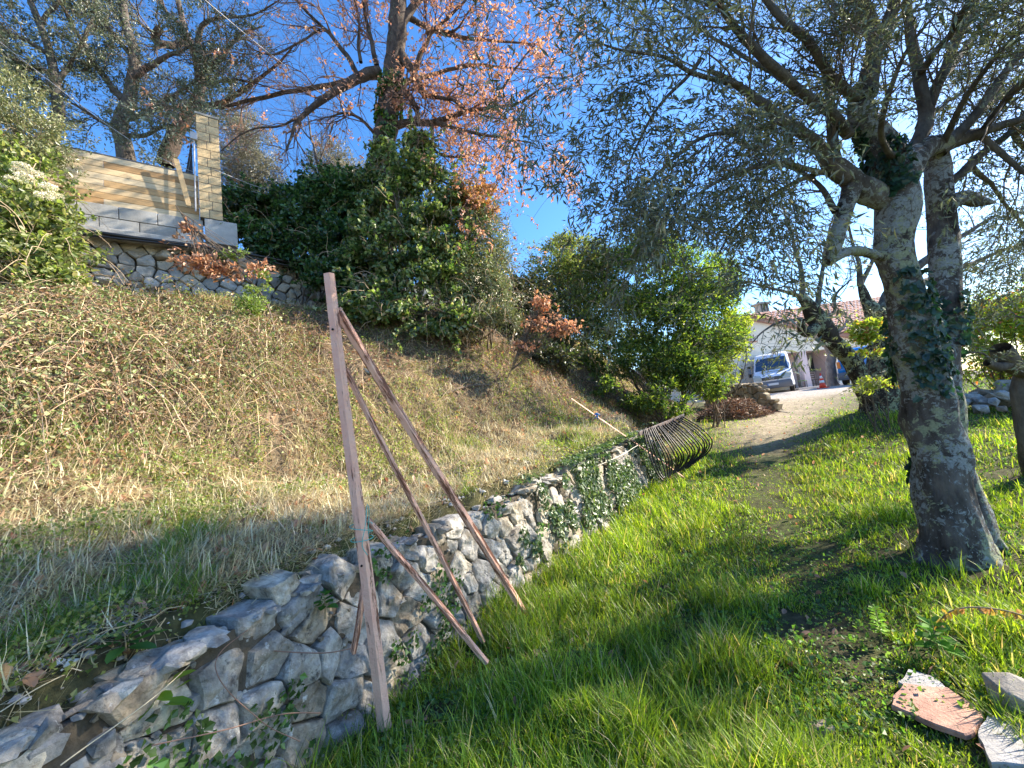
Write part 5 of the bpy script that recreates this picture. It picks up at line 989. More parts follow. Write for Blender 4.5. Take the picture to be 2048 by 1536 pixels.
simple_tree('bare_sapling', 'thin bare sapling behind the ivy hedge between the pillar and the oak', 'tree', b_, [[(642, 420, 13, .06)]+sk[0]]+sk[1:], 1, [dict(per=14, length=1.2, K=6, spread=.55, wander=.2, grav=.25, rf=.5, rmax=.012), dict(per=6, length=.5, K=4, spread=.6, wander=.3, rf=.6)], dict(n=0), 43)

# ------------------------------------------------------------------ shrubs and hedges
GRY = [(.16, .16, .11), (.22, .21, .16), (.12, .12, .08), (.27, .25, .19)]
shrub('grey_conifer', 'grey green feathery conifer rising just behind the pillar', 'conifer', [((500, 300, 13), (1.0, 1.0, 1.3), 'p'), ((480, 250, 13), (.6, .6, .8), 'p'), ((530, 360, 13), (.8, .8, .9), 'p'), ((470, 350, 13), (.8, .8, .9), 'p')], 26000, .08, .25, GRY, None, 'olive', 'fold', 51, 12, shell=.8, thr=-.3)
shrub('grey_shrub', 'pale grey green bush top showing behind the hedge left of the oak', 'bush', [((660, 330, 14), (.9, .8, .8), 'p'), ((700, 350, 14), (.7, .7, .7), 'p')], 9000, .08, .3, GRY, None, 'olive', 'fold', 52, 8, shell=.8, thr=-.2)
shrub('ivy_hedge', 'dark ivy hedge hanging over the terrace wall between the pillar and the oak', 'ivy hedge', [((500, 420, 9.4), (.75, .6, .5), 'p'), ((560, 440, 9.5), (.9, .6, .8), 'p'), ((630, 430, 9.4), (.9, .6, .9), 'p'), ((600, 490, 9.0), (.8, .5, .7), 'p'), ((680, 500, 8.9), (.8, .5, .9), 'p'), ((690, 400, 9.4), (.7, .6, .7), 'p'), ((650, 380, 9.6), (.6, .5, .5), 'p'), ((480, 410, 9.6), (.6, .5, .4), 'p'), ((660, 560, 8.4), (.5, .4, .5), 'p'), ((485, 468, 8.7), (.45, .4, .4), 'p'), ((540, 490, 8.8), (.5, .4, .4), 'p')], 48000, .075, .95, IVY, None, 'ivy', 'ivy', 53, 22, clump=2.6, thr=-.1, shell=.65, shoots=200, sgrav=-.2, slen=.6, bare=90)
shrub('ivy_mound', 'sprawling ivy mound with bright sunlit leaves around the foot of the oak', 'ivy', [((745, 400, 9.4), (.5, .45, .8), 'p'), ((830, 360, 9.2), (.6, .5, .65), 'p'), ((800, 440, 8.9), (.95, .6, .8), 'p'), ((870, 490, 8.7), (.85, .6, .85), 'p'), ((760, 520, 8.7), (.8, .6, 1.0), 'p'), ((860, 580, 8.3), (.8, .5, .6), 'p'), ((770, 600, 8.2), (.5, .4, .5), 'p'), ((900, 400, 9.2), (.7, .6, .6), 'p'), ((800, 640, 8.0), (.7, .4, .3), 'p'), ((880, 640, 8.0), (.6, .4, .3), 'p'), ((720, 620, 7.9), (.5, .4, .3), 'p'), ((840, 285, 9.3), (.36, .32, .42), 'p'), ((770, 320, 9.6), (.3, .3, .5), 'p')], 38000, .085, .95, [(.07, .13, .035), (.14, .20, .06), (.22, .28, .09), (.035, .06, .02), (.32, .34, .18), (.30, .20, .12)], [3.4, 4, 3, 2.6, 2, .6], 'ivy', 'ivy', 54, 26, clump=2.6, thr=.14, shell=.75, shoots=300, sgrav=-.5, slen=.8, bare=260)
shrub('grey_green_bush', 'grey green bush with a few orange leaves on the right side of the ivy mound', 'bush', [((950, 480, 9.4), (.9, .7, 1.1), 'p'), ((940, 420, 9.6), (.7, .6, .7), 'p'), ((980, 520, 9.2), (.6, .5, .8), 'p'), ((930, 560, 8.8), (.9, .6, .7), 'p'), ((985, 590, 8.8), (.5, .4, .7), 'p'), ((900, 600, 8.6), (.5, .4, .4), 'p'), ((950, 640, 8.4), (.6, .4, .35), 'p'), ((1010, 640, 8.5), (.4, .3, .3), 'p')], 30000, .07, .32, [(.17, .20, .09), (.12, .15, .06), (.24, .26, .13), (.40, .22, .07), (.08, .11, .04)], [4, 4, 3, .5, 2], 'olive', 'fold', 55, 14, clump=2.4, thr=-.1, base=P(950, 640, 9.3), bare=200)
shrub('orange_bush', 'spray of orange and yellow leaves at the top of the grey green bush', 'bush', [((950, 415, 9.0), (.45, .4, .3), 'p'), ((930, 400, 9.0), (.3, .3, .3), 'p'), ((960, 390, 9.1), (.4, .3, .25), 'p')], 1800, .07, .6, [(.48, .24, .09), (.46, .34, .10), (.32, .18, .10)], None, 'dead', 'oval', 56, 8, clump=3, thr=.0, base=P(940, 520, 9.2), shoots=30, slen=.35)
shrub('dark_bush', 'dark shaded thicket under the far roof between the two large bushes', 'bush', [((1050, 600, 11.2), (.9, .7, .7), 'p'), ((1090, 640, 10.8), (.9, .6, .6), 'p'), ((1040, 650, 10.6), (.7, .5, .5), 'p'), ((1060, 700, 10.0), (.7, .5, .4), 'p'), ((1110, 720, 10.0), (.6, .5, .35), 'p')], 16000, .07, .7, [(.03, .045, .02), (.05, .07, .03), (.07, .06, .04)], None, 'ivy', 'ivy', 57, 14, clump=2.5, thr=-.3)
shrub('mixed_bush', 'rounded bush with yellowish top and bare twigs left of the dark laurel', 'bush', [((1150, 520, 12.5), (1.0, .8, .8), 'p'), ((1110, 550, 12), (.9, .8, 1.0), 'p'), ((1180, 560, 12.3), (1.0, .8, 1.1), 'p'), ((1130, 500, 12.6), (.6, .6, .5), 'p'), ((1130, 620, 11.6), (.9, .7, .8), 'p'), ((1140, 690, 11.0), (.9, .6, .5), 'p'), ((1190, 660, 11.2), (.8, .6, .6), 'p')], 30000, .085, .45, [(.15, .18, .05), (.22, .24, .08), (.09, .13, .04), (.28, .18, .08)], [4, 3, 3, .6], 'leaf', 'fold', 58, 18, clump=1.9, thr=-.15, stemmat=M['twig_grey'], base=P(1140, 690, 11.6), bare=260)
lau = [((1250, 560, 12.2), (1.3, 1.0, 1.2), 'p'), ((1330, 560, 12), (1.5, 1.0, 1.2), 'p'), ((1250, 640, 11.6), (1.2, .9, 1.0), 'p'), ((1340, 650, 11.4), (1.3, .9, 1.0), 'p'), ((1400, 600, 12), (1.1, .9, 1.0), 'p'), ((1410, 680, 11.6), (1.0, .8, .8), 'p'), ((1330, 730, 11), (1.0, .8, .6), 'p'), ((1440, 560, 12.5), (.6, .6, .9), 'p'), ((1290, 500, 12.4), (.9, .8, .6), 'p'), ((1380, 745, 10.8), (.6, .5, .5), 'p'), ((1300, 790, 10.0), (.8, .5, .4), 'p'), ((1200, 770, 10.2), (.7, .5, .3), 'p'), ((1350, 810, 9.9), (.5, .4, .3), 'p'), ((1230, 720, 11.0), (.8, .6, .5), 'p'), ((1420, 770, 11.0), (.5, .4, .35), 'p')]
shrub('background_bush', 'pale olive green bushes seen low behind the laurel, towards the yard', 'bush', [((1300, 720, 16), (1.5, 1, 1.2), 'p'), ((1220, 700, 17), (1.6, 1, 1.4), 'p'), ((1380, 730, 17), (1.2, 1, 1.2), 'p'), ((1150, 660, 18), (1.6, 1, 1.5), 'p')], 16000, .11, .4, [(.13, .16, .06), (.20, .22, .09), (.08, .11, .04)], None, 'leaf', 'fold', 66, 14, clump=1.5, thr=-.3)
shrub('laurel_bush', 'large dark green laurel bush, sunlit yellow green at its lower right', 'laurel', lau, 62000, .10, .42, LAU, [4, 4, 2, 3], 'leaf', 'fold', 59, 24, clump=1.7, thr=-.12, stemr=.035, base=P(1310, 770, 11.2))
shrub('yellow_green_shrub', 'bright yellow green spray of leaves hanging left of the house gable', 'bush', [((1455, 680, 12.5), (.5, .5, .9), 'p'), ((1470, 640, 12.8), (.5, .4, .35), 'p'), ((1440, 740, 12.0), (.5, .4, .5), 'p')], 6500, .09, .45, [(.26, .30, .05), (.34, .36, .07), (.18, .24, .05)], None, 'leaf', 'fold', 60, 8, clump=2.4, thr=.0, base=P(1425, 800, 12), shoots=50, slen=.5)
shrub('photinia_hedge', 'yellow green hedge with reddish young leaves above the rubble heap', 'hedge', [((1960, 660, 10), (.8, .8, .7), 'p'), ((2010, 650, 9.6), (1.1, .8, .8), 'p'), ((1960, 720, 9.8), (1.0, .8, .6), 'p'), ((2060, 680, 9.4), (1.0, .8, 1.0), 'p'), ((1940, 640, 10.6), (.8, .7, .6), 'p'), ((2110, 640, 9.4), (1.0, .8, 1.1), 'p')], 22000, .085, .42, [(.24, .32, .03), (.38, .42, .06), (.14, .22, .03), (.55, .16, .06)], [4, 4, 2, 1.1], 'leaf', 'fold', 61, 18, clump=2.0, thr=-.1, base=P(2020, 830, 9.8))
shrub('photinia_shrub', 'small yellow leaved shoots against the left side of the big olive trunk', 'bush', [((1735, 665, 8.5), (.30, .3, .22), 'p'), ((1742, 690, 8.5), (.2, .2, .2), 'p'), ((1740, 770, 8.4), (.28, .25, .12), 'p')], 1300, .09, .45, [(.24, .30, .04), (.36, .38, .07), (.40, .18, .06)], [4, 4, .7], 'leaf', 'oval', 62, 6, clump=3.2, thr=.0, base=P(1765, 840, 8.6), stemr=.012, shoots=14, slen=.3)
vb = [((30, 360, 5.6), (.55, .5, .35), 'p'), ((10, 430, 5.3), (.7, .5, .5), 'p'), ((60, 420, 5.5), (.45, .4, .4), 'p'), ((30, 500, 5.2), (.7, .5, .5), 'p'), ((90, 500, 5.3), (.4, .35, .35), 'p'), ((10, 580, 5.0), (.5, .4, .4), 'p'), ((110, 560, 5.2), (.35, .3, .3), 'p')]
shrub('viburnum', 'leafy shrub with flat white flower heads at the left edge below the fence', 'flowering shrub', vb, 10500, .072, .62, [(.13, .17, .05), (.20, .24, .08), (.28, .30, .13), (.07, .10, .03), (.36, .32, .14)], [4, 4, 3, 2.4, 1], 'leaf', 'oval', 63, 16, clump=3, thr=-.02, bare=120, stemmat=M['stem'])
vt_ = [o for o in S.objects if o.name == 'viburnum'][0]; g = np.random.default_rng(64)
for (px, py) in [(12, 345), (38, 342), (50, 352), (25, 358), (78, 375), (98, 372), (60, 368), (10, 375), (108, 388), (70, 345), (30, 372), (88, 390), (45, 330)]:
    c = P(px, py, 5.05+.3*g.random()); n = 260; a = g.random(n)*6.28; r_ = .095*np.sqrt(g.random(n)); C = c+np.column_stack([r_*np.cos(a), r_*np.sin(a), .02*g.random(n)-r_*.25]); V, F, q_ = leaves(C, rand_dir(n, g), rand_dir(n, g, 2), np.full(n, .018), np.full(n, .016)); MESH('flower_head', V, F, M['straw'], vt_, np.repeat(pick(n, [(.78, .76, .66), (.66, .66, .52)], None, .15, 3), q_, 0), False, vt_.location[:])
shrub('elaeagnus', 'pale dusty green shrub overhanging the left end of the board fence', 'bush', [((40, 240, 6.0), (.5, .5, .5), 'p'), ((70, 290, 6.0), (.42, .4, .4), 'p'), ((10, 200, 6.0), (.5, .5, .5), 'p'), ((20, 300, 5.9), (.6, .5, .35), 'p')], 11000, .055, .4, [(.20, .22, .08), (.15, .17, .07), (.28, .28, .14), (.10, .12, .05)], None, 'olive', 'fold', 65, 12, clump=3.2, thr=-.25, base=P(20, 560, 6.0))
# small ornamental: young oaks with brown leaves
def young(name, label, pts, blobs, n, seed, extra=None):
    b_ = np.array(pts[0]); t = E(name, b_, label, 'young tree'); q = smooth_path(pts, 20, .01, seed); V, F = tubes(q[None], np.linspace(.014, .005, 20)[None], 7); MESH('stem', V, F, M['twig'], t, None, True, b_)
    g = np.random.default_rng(seed); C, D, d = blob_leaves(blobs, n, g, .9, 4.5, .0); Ls = .075*(.6+.7*g.random(len(C))); V, F, k = leaves(C, D, rand_dir(len(C), g, .5), Ls, Ls*.55, 'oval'); MESH('leaves', V, F, M['dead'], t, np.repeat(pick(len(C), BRN+[(.55, .28, .16)], None, .25, seed), k, 0), False, b_)
    tw = []
    for c in C[::7]:
        i = int(8+12*g.random())-1; tw.append(smooth_path([q[min(i, 19)], (q[min(i, 19)]+c)/2+[0, 0, .03], c], 6, .01, int(i)))
    V, F = tubes(np.array(tw), np.linspace(.005, .0015, 6)[None].repeat(len(tw), 0), 4); MESH('twigs', V, F, M['twig'], t, None, False, b_)
    if extra is not None:
        C, D, d = blob_leaves(extra, 1500, g, .9, 4, -.1); Ls = .04*(.6+.7*g.random(len(C))); V, F, k = leaves(C, D, rand_dir(len(C), g, .5), Ls, Ls*.8, 'ivy'); MESH('climber', V, F, M['leaf'], t, np.repeat(pick(len(C), [(.14, .20, .05), (.20, .26, .08)], None, .3, seed), k, 0), False, b_)
young('young_oak', 'young oak shoot with coppery leaves leaning left in front of the terrace wall', [G(555, 690), P(530, 600, 6.4), P(470, 530, 6.2), P(400, 470, 6.1), P(350, 410, 6.0)], [(P(375, 490, 6.1), (.28, .2, .2)), (P(400, 530, 6.1), (.42, .25, .12)), (P(500, 540, 6.2), (.36, .2, .10)), (P(440, 550, 6.2), (.3, .2, .12)), (P(375, 455, 6.1), (.12, .1, .12))], 900, 71, [(P(515, 570, 6.2), (.22, .2, .3)), (P(500, 620, 6.2), (.22, .2, .25)), (P(460, 510, 6.2), (.3, .1, .1))])
young('young_oak', 'slender young oak with coppery leaves in the middle of the bank', [G(990, 825), P(1010, 770, 8.0), P(1035, 710, 8.0), P(1060, 660, 8.0), P(1095, 590, 8.0)], [(P(1085, 640, 8.0), (.42, .3, .25)), (P(1130, 655, 8.0), (.35, .25, .14)), (P(1050, 690, 8.0), (.32, .2, .10)), (P(1080, 605, 8.0), (.2, .2, .2))], 900, 72)
# ================================================================== GROUND COVER
def scatter(n, a0, a1, r0, r1, g):
    a = np.radians(a0+(a1-a0)*g.random(n)); r = r0*np.exp(g.random(n)*math.log(r1/r0)); return r*np.sin(a), r*np.cos(a), r
def blades(C, az, tilt, L, Wd, bend, K=3):
    """curved tapering strips. tilt: 0 = upright"""
    n = len(C); h = np.column_stack([np.cos(az), np.sin(az), np.zeros(n)]); s_ = np.column_stack([-np.sin(az), np.cos(az), np.zeros(n)]); P_ = [C]; t = tilt.copy()
    for k in range(K): d = h*np.sin(t)[:, None]+np.array([0, 0, 1.])*np.cos(t)[:, None]; P_.append(P_[-1]+d*(L/K)[:, None]); t = t+bend/K
    V = []
    for k in range(K): wk = (Wd*(1-.75*(k/K)**1.3)/2)[:, None]; V += [P_[k]-s_*wk, P_[k]+s_*wk]
    V.append(P_[K]); V = np.stack(V, 1); m = 2*K+1; b = np.arange(n)[:, None]*m
    F = [np.concatenate([b+np.array([[2*k, 2*k+1, 2*k+3, 2*k+2]]) for k in range(K-1)])] if K > 1 else []
    return V.reshape(-1, 3), F+[b+np.array([[2*K-2, 2*K-1, 2*K]])], m
def gz(x, y): return np.column_stack([x, y, terr(x, y)])
def pathmask(x, y):
    cx = np.interp(y, [2, 6, 10, 14, 18, 24], [1.6, 3.4, 6.2, 9.2, 12.5, 16]); pw = np.interp(y, [0, 4, 8, 11, 15, 19], [.4, .45, .6, 1.6, 2.6, 5]); return np.exp(-((x-cx)/pw)**2)
# --- lane grass
g = np.random.default_rng(201)
x, y, r = scatter(430000, -42, 62, .8, 26, g); q = v2(x, y); d = dist_bank(x, y); pm = pathmask(x, y); nz = fbm(q, 1.1, 41, 3); nf = vn(q, 4.5, 43)
keep = (d < .02) & (g.random(len(x)) < (1-pm*np.interp(y, [0, 6, 10], [.12, .3, .93]))) & (y+.8*nz < 16.5) & (nz+.6*nf+.25*vn(q, 11, 47) > -.50)
dd = (x-3.9)**2+(y-3.6)**2; keep &= ~((dd < .5) & (g.random(len(x)) < .6)); keep &= g.random(len(x)) < np.interp(y, [8, 16], [1, .45])
x, y, r, d, pm, nz, nf = [a[keep] for a in (x, y, r, d, pm, nz, nf)]; n = len(x)
tuf = np.clip(vn(v2(x, y), 2.8, 48)*1.6-.25, 0, 1); tuf2 = np.clip(vn(v2(x, y), 7, 49)*1.8-.3, 0, 1)
hgt = (.03+.05*np.clip(nz+.3, 0, 1)+.13*tuf+.07*tuf2)*(1-.8*pm*np.interp(y, [0, 9], [.6, 1]))*(.45+g.random(n)); hgt += .22*g.random(n)**2.5*(np.abs(d+.25) < .35)*(vn(v2(x, y), 2.2, 44) > -.1)+.16*g.random(n)**6*(1-pm); hgt *= np.interp(r, [0, 2, 20], [.85, 1, .75])
wd = (.0035+.0022*g.random(n))*(1+r*.16)
V, F, k = blades(gz(x, y)-[0, 0, .005], g.random(n)*6.28, .1+.45*g.random(n), hgt, wd, .3+1.1*g.random(n), 3)
GC = [(.15, .24, .02), (.23, .34, .03), (.32, .42, .05), (.07, .13, .02), (.48, .40, .22)]
col = pick(n, GC, [4, 4, 2.2, 2.4, 1.3], .35, 5)*(1+.3*vn(v2(x, y), .9, 45))[:, None]
tag(MESH('lane_grass', V, F, M['grass'], None, np.repeat(np.clip(col, 0, 1), k, 0)), 'bright green grass covering the lane beside the stone wall', 'grass', kind='stuff')
# --- low broad leaved weeds between the blades
x, y, r = scatter(150000, -42, 62, .8, 22, g); d = dist_bank(x, y); pm = pathmask(x, y); nz = vn(v2(x, y), 1.7, 51)+.5*vn(v2(x, y), 5, 52)
keep = (d < -.02) & (nz > -.15) & (y < 15) & (g.random(len(x)) > pm*np.interp(y, [0, 6, 10], [.3, .5, .9])); x, y, r = x[keep], y[keep], r[keep]; n = len(x); Ls = (.009+.020*g.random(n)**2)*(1+r*.1)
C = gz(x, y)+np.column_stack([np.zeros((n, 2)), .01+.05*g.random(n)]); V, F, k = leaves(C, rand_dir(n, g, .2), rand_dir(n, g, 2.), Ls, Ls*.8, 'fold')
tag(MESH('lane_weeds', V, F, M['leaf'], None, np.repeat(pick(n, [(.08, .17, .03), (.12, .22, .05), (.17, .26, .07), (.05, .10, .02)], None, .3, 6), k, 0)), 'low clover and weeds growing between the lane grass', 'weeds', kind='stuff')
# --- bank: dry cut straw, small green leaves, tufts
x, y, r = scatter(420000, -60, 36, 1.0, 17, g); d = dist_bank(x, y); q = v2(x, y); u = (x-UP0[0])*UD[0]+(y-UP0[1])*UD[1]; vv = (x-UP0[0])*UN[0]+(y-UP0[1])*UN[1]
base_ok = (d > .25) & (vv < .05) & (y < 17)
shade = ((x+1)**2/14+(y-9.3)**2/2.5 < 1)
nz = fbm(q, 1.3, 61, 3); straw = base_ok & (nz+.5*g.random(len(x))+.45*vn(q, 3.2, 62)-.30*sst(4.2, 5.6, d) > -.02) & ~(shade & (g.random(len(x)) < .6))
xs, ys, rs = x[straw], y[straw], r[straw]; n = len(xs); az = np.where(g.random(n) < .5, .5+g.normal(size=n)*.5, g.random(n)*6.28)
V, F, k = blades(gz(xs, ys)+np.column_stack([np.zeros((n, 2)), .005+.04*g.random(n)]), az, 1.15+.45*g.normal(size=n), (.05+.13*g.random(n)**1.5)*(1+.02*rs), (.0022+.002*g.random(n))*(1+rs*.2), .2+.6*g.normal(size=n), 3)
tag(MESH('dry_straw', V, F, M['straw'], None, np.repeat(pick(n, [(.66, .58, .37), (.78, .72, .50), (.50, .41, .25), (.40, .38, .19), (.22, .16, .10)], [4, 3.5, 2.4, 2.4, 1.8], .25, 7), k, 0)), 'dry cut grass and straw lying over the sunny bank', 'straw', kind='stuff')
x, y, r = scatter(300000, -60, 38, 1.0, 18, g); d = dist_bank(x, y); q = v2(x, y); vv = (x-UP0[0])*UN[0]+(y-UP0[1])*UN[1]; nz = vn(q, 1.5, 71)+.6*vn(q, 4.2, 72)
keep = (d > .12) & (vv < .05) & (nz > -.1+.5*(d < 1.3)) & (g.random(len(x)) < np.interp(r, [1.5, 4.5], [.25, 1])); x, y, r = x[keep], y[keep], r[keep]; n = len(x); Ls = (.009+.015*g.random(n)**1.5)*(1+r*.12)
C = gz(x, y)+np.column_stack([np.zeros((n, 2)), .01+g.random(n)*(.03+.16*np.clip(vn(v2(x, y), 2.3, 73)+.1, 0, 1))]); V, F, k = leaves(C, rand_dir(n, g, .2), rand_dir(n, g, 1.0), Ls, Ls*.75, 'fold')
tag(MESH('bank_weeds', V, F, M['leaf'], None, np.repeat(pick(n, [(.16, .21, .05), (.24, .28, .08), (.34, .35, .14), (.10, .14, .035), (.38, .31, .17)], [3, 3, 2, 2, 1.2], .3, 8), k, 0)), 'small green weeds scattered through the dry straw of the bank', 'weeds', kind='stuff')
x, y, r = scatter(130000, -60, 36, 1.0, 14, g); d = dist_bank(x, y); q = v2(x, y); nz = vn(q, 1.1, 81)+.7*vn(q, 3.5, 82); keep = (d > .3) & (nz > .15) & (d < 6); x, y, r = x[keep], y[keep], r[keep]; n = len(x)
V, F, k = blades(gz(x, y), g.random(n)*6.28, .2+.6*g.random(n), .05+.10*g.random(n)+.12*np.clip(vn(v2(x, y), 2, 83), 0, 1), (.003+.002*g.random(n))*(1+r*.15), .5+1.2*g.random(n), 3)
tag(MESH('bank_grass', V, F, M['grass'], None, np.repeat(pick(n, [(.12, .22, .03), (.19, .29, .05), (.30, .30, .12)], [3, 3, 1.5], .3, 9), k, 0)), 'tufts of thin green grass on the terrace behind the wall', 'grass', kind='stuff')
# --- leaf litter
x, y, r = scatter(60000, -60, 45, .9, 18, g); d = dist_bank(x, y); q = v2(x, y); vv = (x-UP0[0])*UN[0]+(y-UP0[1])*UN[1]
pr = np.where(d > .3, .14+.25*sst(4., 5.5, d), .012)+.8*np.exp(-((x-1.2)**2/7+(y-9.6)**2/3)); keep = (g.random(len(x)) < pr) & (vv < .0) & (y < 17); x, y, r = x[keep], y[keep], r[keep]; n = len(x); Ls = (.035+.03*g.random(n))*(1+.03*r)
V, F, k = leaves(gz(x, y)+np.column_stack([np.zeros((n, 2)), .012+.03*g.random(n)]), rand_dir(n, g, .2), rand_dir(n, g, 2.), Ls, Ls*.6, 'oval')
tag(MESH('fallen_leaves', V, F, M['dead'], None, np.repeat(pick(n, [(.36, .19, .11), (.46, .27, .17), (.26, .13, .08), (.52, .36, .26)], None, .25, 10), k, 0)), 'fallen brown oak leaves lying over the bank and lane', 'fallen leaves', kind='stuff')
# --- pebbles and grit along the top of the wall
x, y, r = scatter(14000, -60, 25, .8, 9, g); d = dist_bank(x, y); keep = (d > .15) & (d < .75+.2*vn(v2(x, y), 2, 5)) & (y < 8.2); x, y = x[keep][:1500], y[keep][:1500]; mb = MB()
Pn = []; n = len(x); s_ = .006+.022*g.random(n)**2.5
O = np.array([[1, 0, 0], [-1, 0, 0], [0, 1, 0], [0, -1, 0], [0, 0, .7], [0, 0, -.7]], float); T_ = np.array([[0, 2, 4], [2, 1, 4], [1, 3, 4], [3, 0, 4], [2, 0, 5], [1, 2, 5], [3, 1, 5], [0, 3, 5]])
V = gz(x, y)[:, None]+[0, 0, .006]+O[None]*s_[:, None, None]*(.7+.6*g.random((n, 6, 1))); F = (np.arange(n)[:, None, None]*6+T_[None]).reshape(-1, 3)
tag(MESH('pebbles', V.reshape(-1, 3), [F], M['stone_up'], None, np.repeat(pick(n, [(.42, .41, .40), (.55, .53, .50), (.34, .30, .26)], None, .3, 11), 6, 0)), 'small grey pebbles and grit strewn along the top of the stone wall', 'pebbles', kind='stuff')
# --- bramble tangle on the upper left of the bank
def tangle(name, label, cat, pts, n, L, hh, cols, seed, nl, lcol, kind='stuff', sd=(.5, .4), rmax=.004):
    g = np.random.default_rng(seed); pts = np.array(pts); k = g.integers(len(pts), size=n); b = pts[k]+np.column_stack([g.normal(size=n)*sd[0], g.normal(size=n)*sd[1], np.zeros(n)]); b[:, 2] = terr(b[:, 0], b[:, 1]); az = g.random(n)*6.28
    Ls = L*(.5+g.random(n)); t = np.linspace(0, 1, 9)[None]; h = hh*(.3+g.random(n)); X = b[:, 0:1]+np.cos(az)[:, None]*Ls[:, None]*t+.009*g.normal(size=(n, 9)).cumsum(1)+.10*g.normal(size=(n, 1))*t**2; Y = b[:, 1:2]+np.sin(az)[:, None]*Ls[:, None]*t+.009*g.normal(size=(n, 9)).cumsum(1)+.10*g.normal(size=(n, 1))*t**2
    Z = terr(X, Y)+4*h[:, None]*t*(1-t)*.8+h[:, None]*.25*g.random((n, 1)); Pt = np.stack([X, Y, Z], -1); V1, F1 = tubes(Pt, (.0015+rmax*g.random(n))[:, None]*np.linspace(1, .5, 9)[None], 3)
    c1 = np.repeat(pick(n, cols, None, .3, seed), 27, 0); pi = g.integers(n, size=nl); ti = g.integers(9, size=nl); C = Pt[pi, ti]+g.normal(size=(nl, 3))*.03; Lf = .03+.03*g.random(nl); V2, F2, q = leaves(C, rand_dir(nl, g), rand_dir(nl, g, 1), Lf, Lf*.7, 'fold')
    D = {}
    for f in F1: D.setdefault(f.shape[1], []).append(f)
    for f in F2: D.setdefault(f.shape[1], []).append(f+len(V1))
    o = MESH(name, np.vstack([V1, V2]), [np.concatenate(f) for f in D.values()], M['straw'], None, np.vstack([c1, np.repeat(pick(nl, lcol, None, .3, seed+1), q, 0)])); return tag(o, label, cat, None, kind)
TW = [(.42, .30, .18), (.30, .20, .12), (.56, .44, .28), (.18, .12, .07)]
gl = [(.14, .20, .05), (.22, .27, .09), (.30, .30, .13), (.30, .18, .09)]
bp = [G(*q) for q in [(20, 700), (60, 740), (120, 720), (180, 700), (240, 720), (200, 640), (300, 690), (120, 660), (40, 660), (330, 740), (160, 780), (60, 800), (420, 720), (260, 650), (520, 700)]]
tangle('bramble_tangle', 'tangle of dry brambles and creepers over the upper left of the bank', 'brambles', bp, 2800, .7, .36, TW, 91, 30000, gl, sd=(.35, .28))
bp = [G(*q) for q in [(10, 900), (60, 960), (200, 850), (300, 880), (420, 830), (520, 800), (100, 860), (620, 760), (760, 720), (860, 750), (950, 740), (1100, 760), (1200, 790), (680, 700), (600, 730)]]
tangle('dry_stalks', 'loose dry stalks and runners lying across the middle of the bank', 'dry stalks', bp, 1500, .7, .10, TW+[(.52, .42, .26)], 92, 5000, gl, sd=(.7, .6), rmax=.003)
bp = [G(*q) for q in [(560, 680), (620, 660), (480, 690), (700, 690), (1000, 720), (1080, 740), (1180, 760), (1120, 720), (340, 680), (160, 690), (60, 680), (1250, 790), (860, 690), (260, 720), (120, 760)]]
tangle('brush_debris', 'dark twig and root debris along the shaded top of the bank', 'brush debris', bp, 2600, .45, .12, [(.20, .13, .08), (.12, .08, .05), (.30, .21, .13)], 94, 5000, [(.30, .17, .10), (.22, .12, .07), (.12, .15, .05)], sd=(.5, .35), rmax=.004)
bp = [G(*q) for q in [(60, 1130), (200, 1150), (350, 1120), (480, 1080), (100, 1250), (250, 1240), (400, 1180), (560, 1010), (800, 960), (900, 920)]]
tangle('dry_stalks', 'long pale stalks lying on the shaded terrace at the lower left', 'dry stalks', bp, 260, .8, .05, [(.50, .42, .26), (.36, .28, .17)], 93, 200, gl, sd=(.35, .3), rmax=.0016)
# brush heap beside the low wall
hp = P(1465, 815, 13.6); hp[2] = float(terr(hp[0], hp[1])); g = np.random.default_rng(95); n = 1500; a = g.random(n)*6.28; r_ = np.sqrt(g.random(n)); X = hp[0]+1.15*r_*np.cos(a); Y = hp[1]+.75*r_*np.sin(a); Z = terr(X, Y)+.62*np.clip(1-r_**2, 0, 1)*g.random(n)**.6; dr_ = rand_dir(n, g)*[1, 1, .35]; L_ = .25+.5*g.random(n)
Pt = np.stack([np.column_stack([X, Y, Z])+dr_*L_[:, None]*t+g.normal(size=(n, 3))*.03 for t in np.linspace(-.5, .5, 5)], 1); V, F = tubes(Pt, np.repeat((.003+.012*g.random(n)**3)[:, None], 5, 1), 4)
tag(MESH('brush_pile', V, F, M['straw'], None, np.repeat(pick(n, [(.26, .15, .09), (.36, .23, .15), (.16, .09, .055), (.46, .34, .24)], None, .3, 12), 20, 0), False, hp), 'heap of brown cut twigs and roots in front of the low stone wall', 'brush pile')
mb = MB(); mb.tube(smooth_path([P(1442, 838, 11.8), P(1425, 795, 11.9), P(1412, 750, 11.9), P(1405, 722, 11.9)], 20, .02), np.linspace(.028, .018, 20), 8); mb.tube(smooth_path([P(1436, 835, 11.8), P(1446, 815, 11.8), P(1440, 800, 11.85)], 10), .012, 6); tag(mb.build('stake', mat('peeled_stick', (.34, .22, .15), .85, var=.4, vscale=10), None, P(1442, 838, 11.8), True), 'thin peeled brown trunk standing in front of the brush heap', 'stick')
mb = MB(); mb.tube(smooth_path([P(1378, 820, 11.4), P(1396, 795, 11.4), P(1418, 783, 11.4)], 14), .014, 6); tag(mb.build('stick', mat('grey_stick', (.46, .42, .36), .85), None, P(1378, 820, 11.4), True), 'bent pale grey stick leaning against the peeled trunk by the brush heap', 'stick')
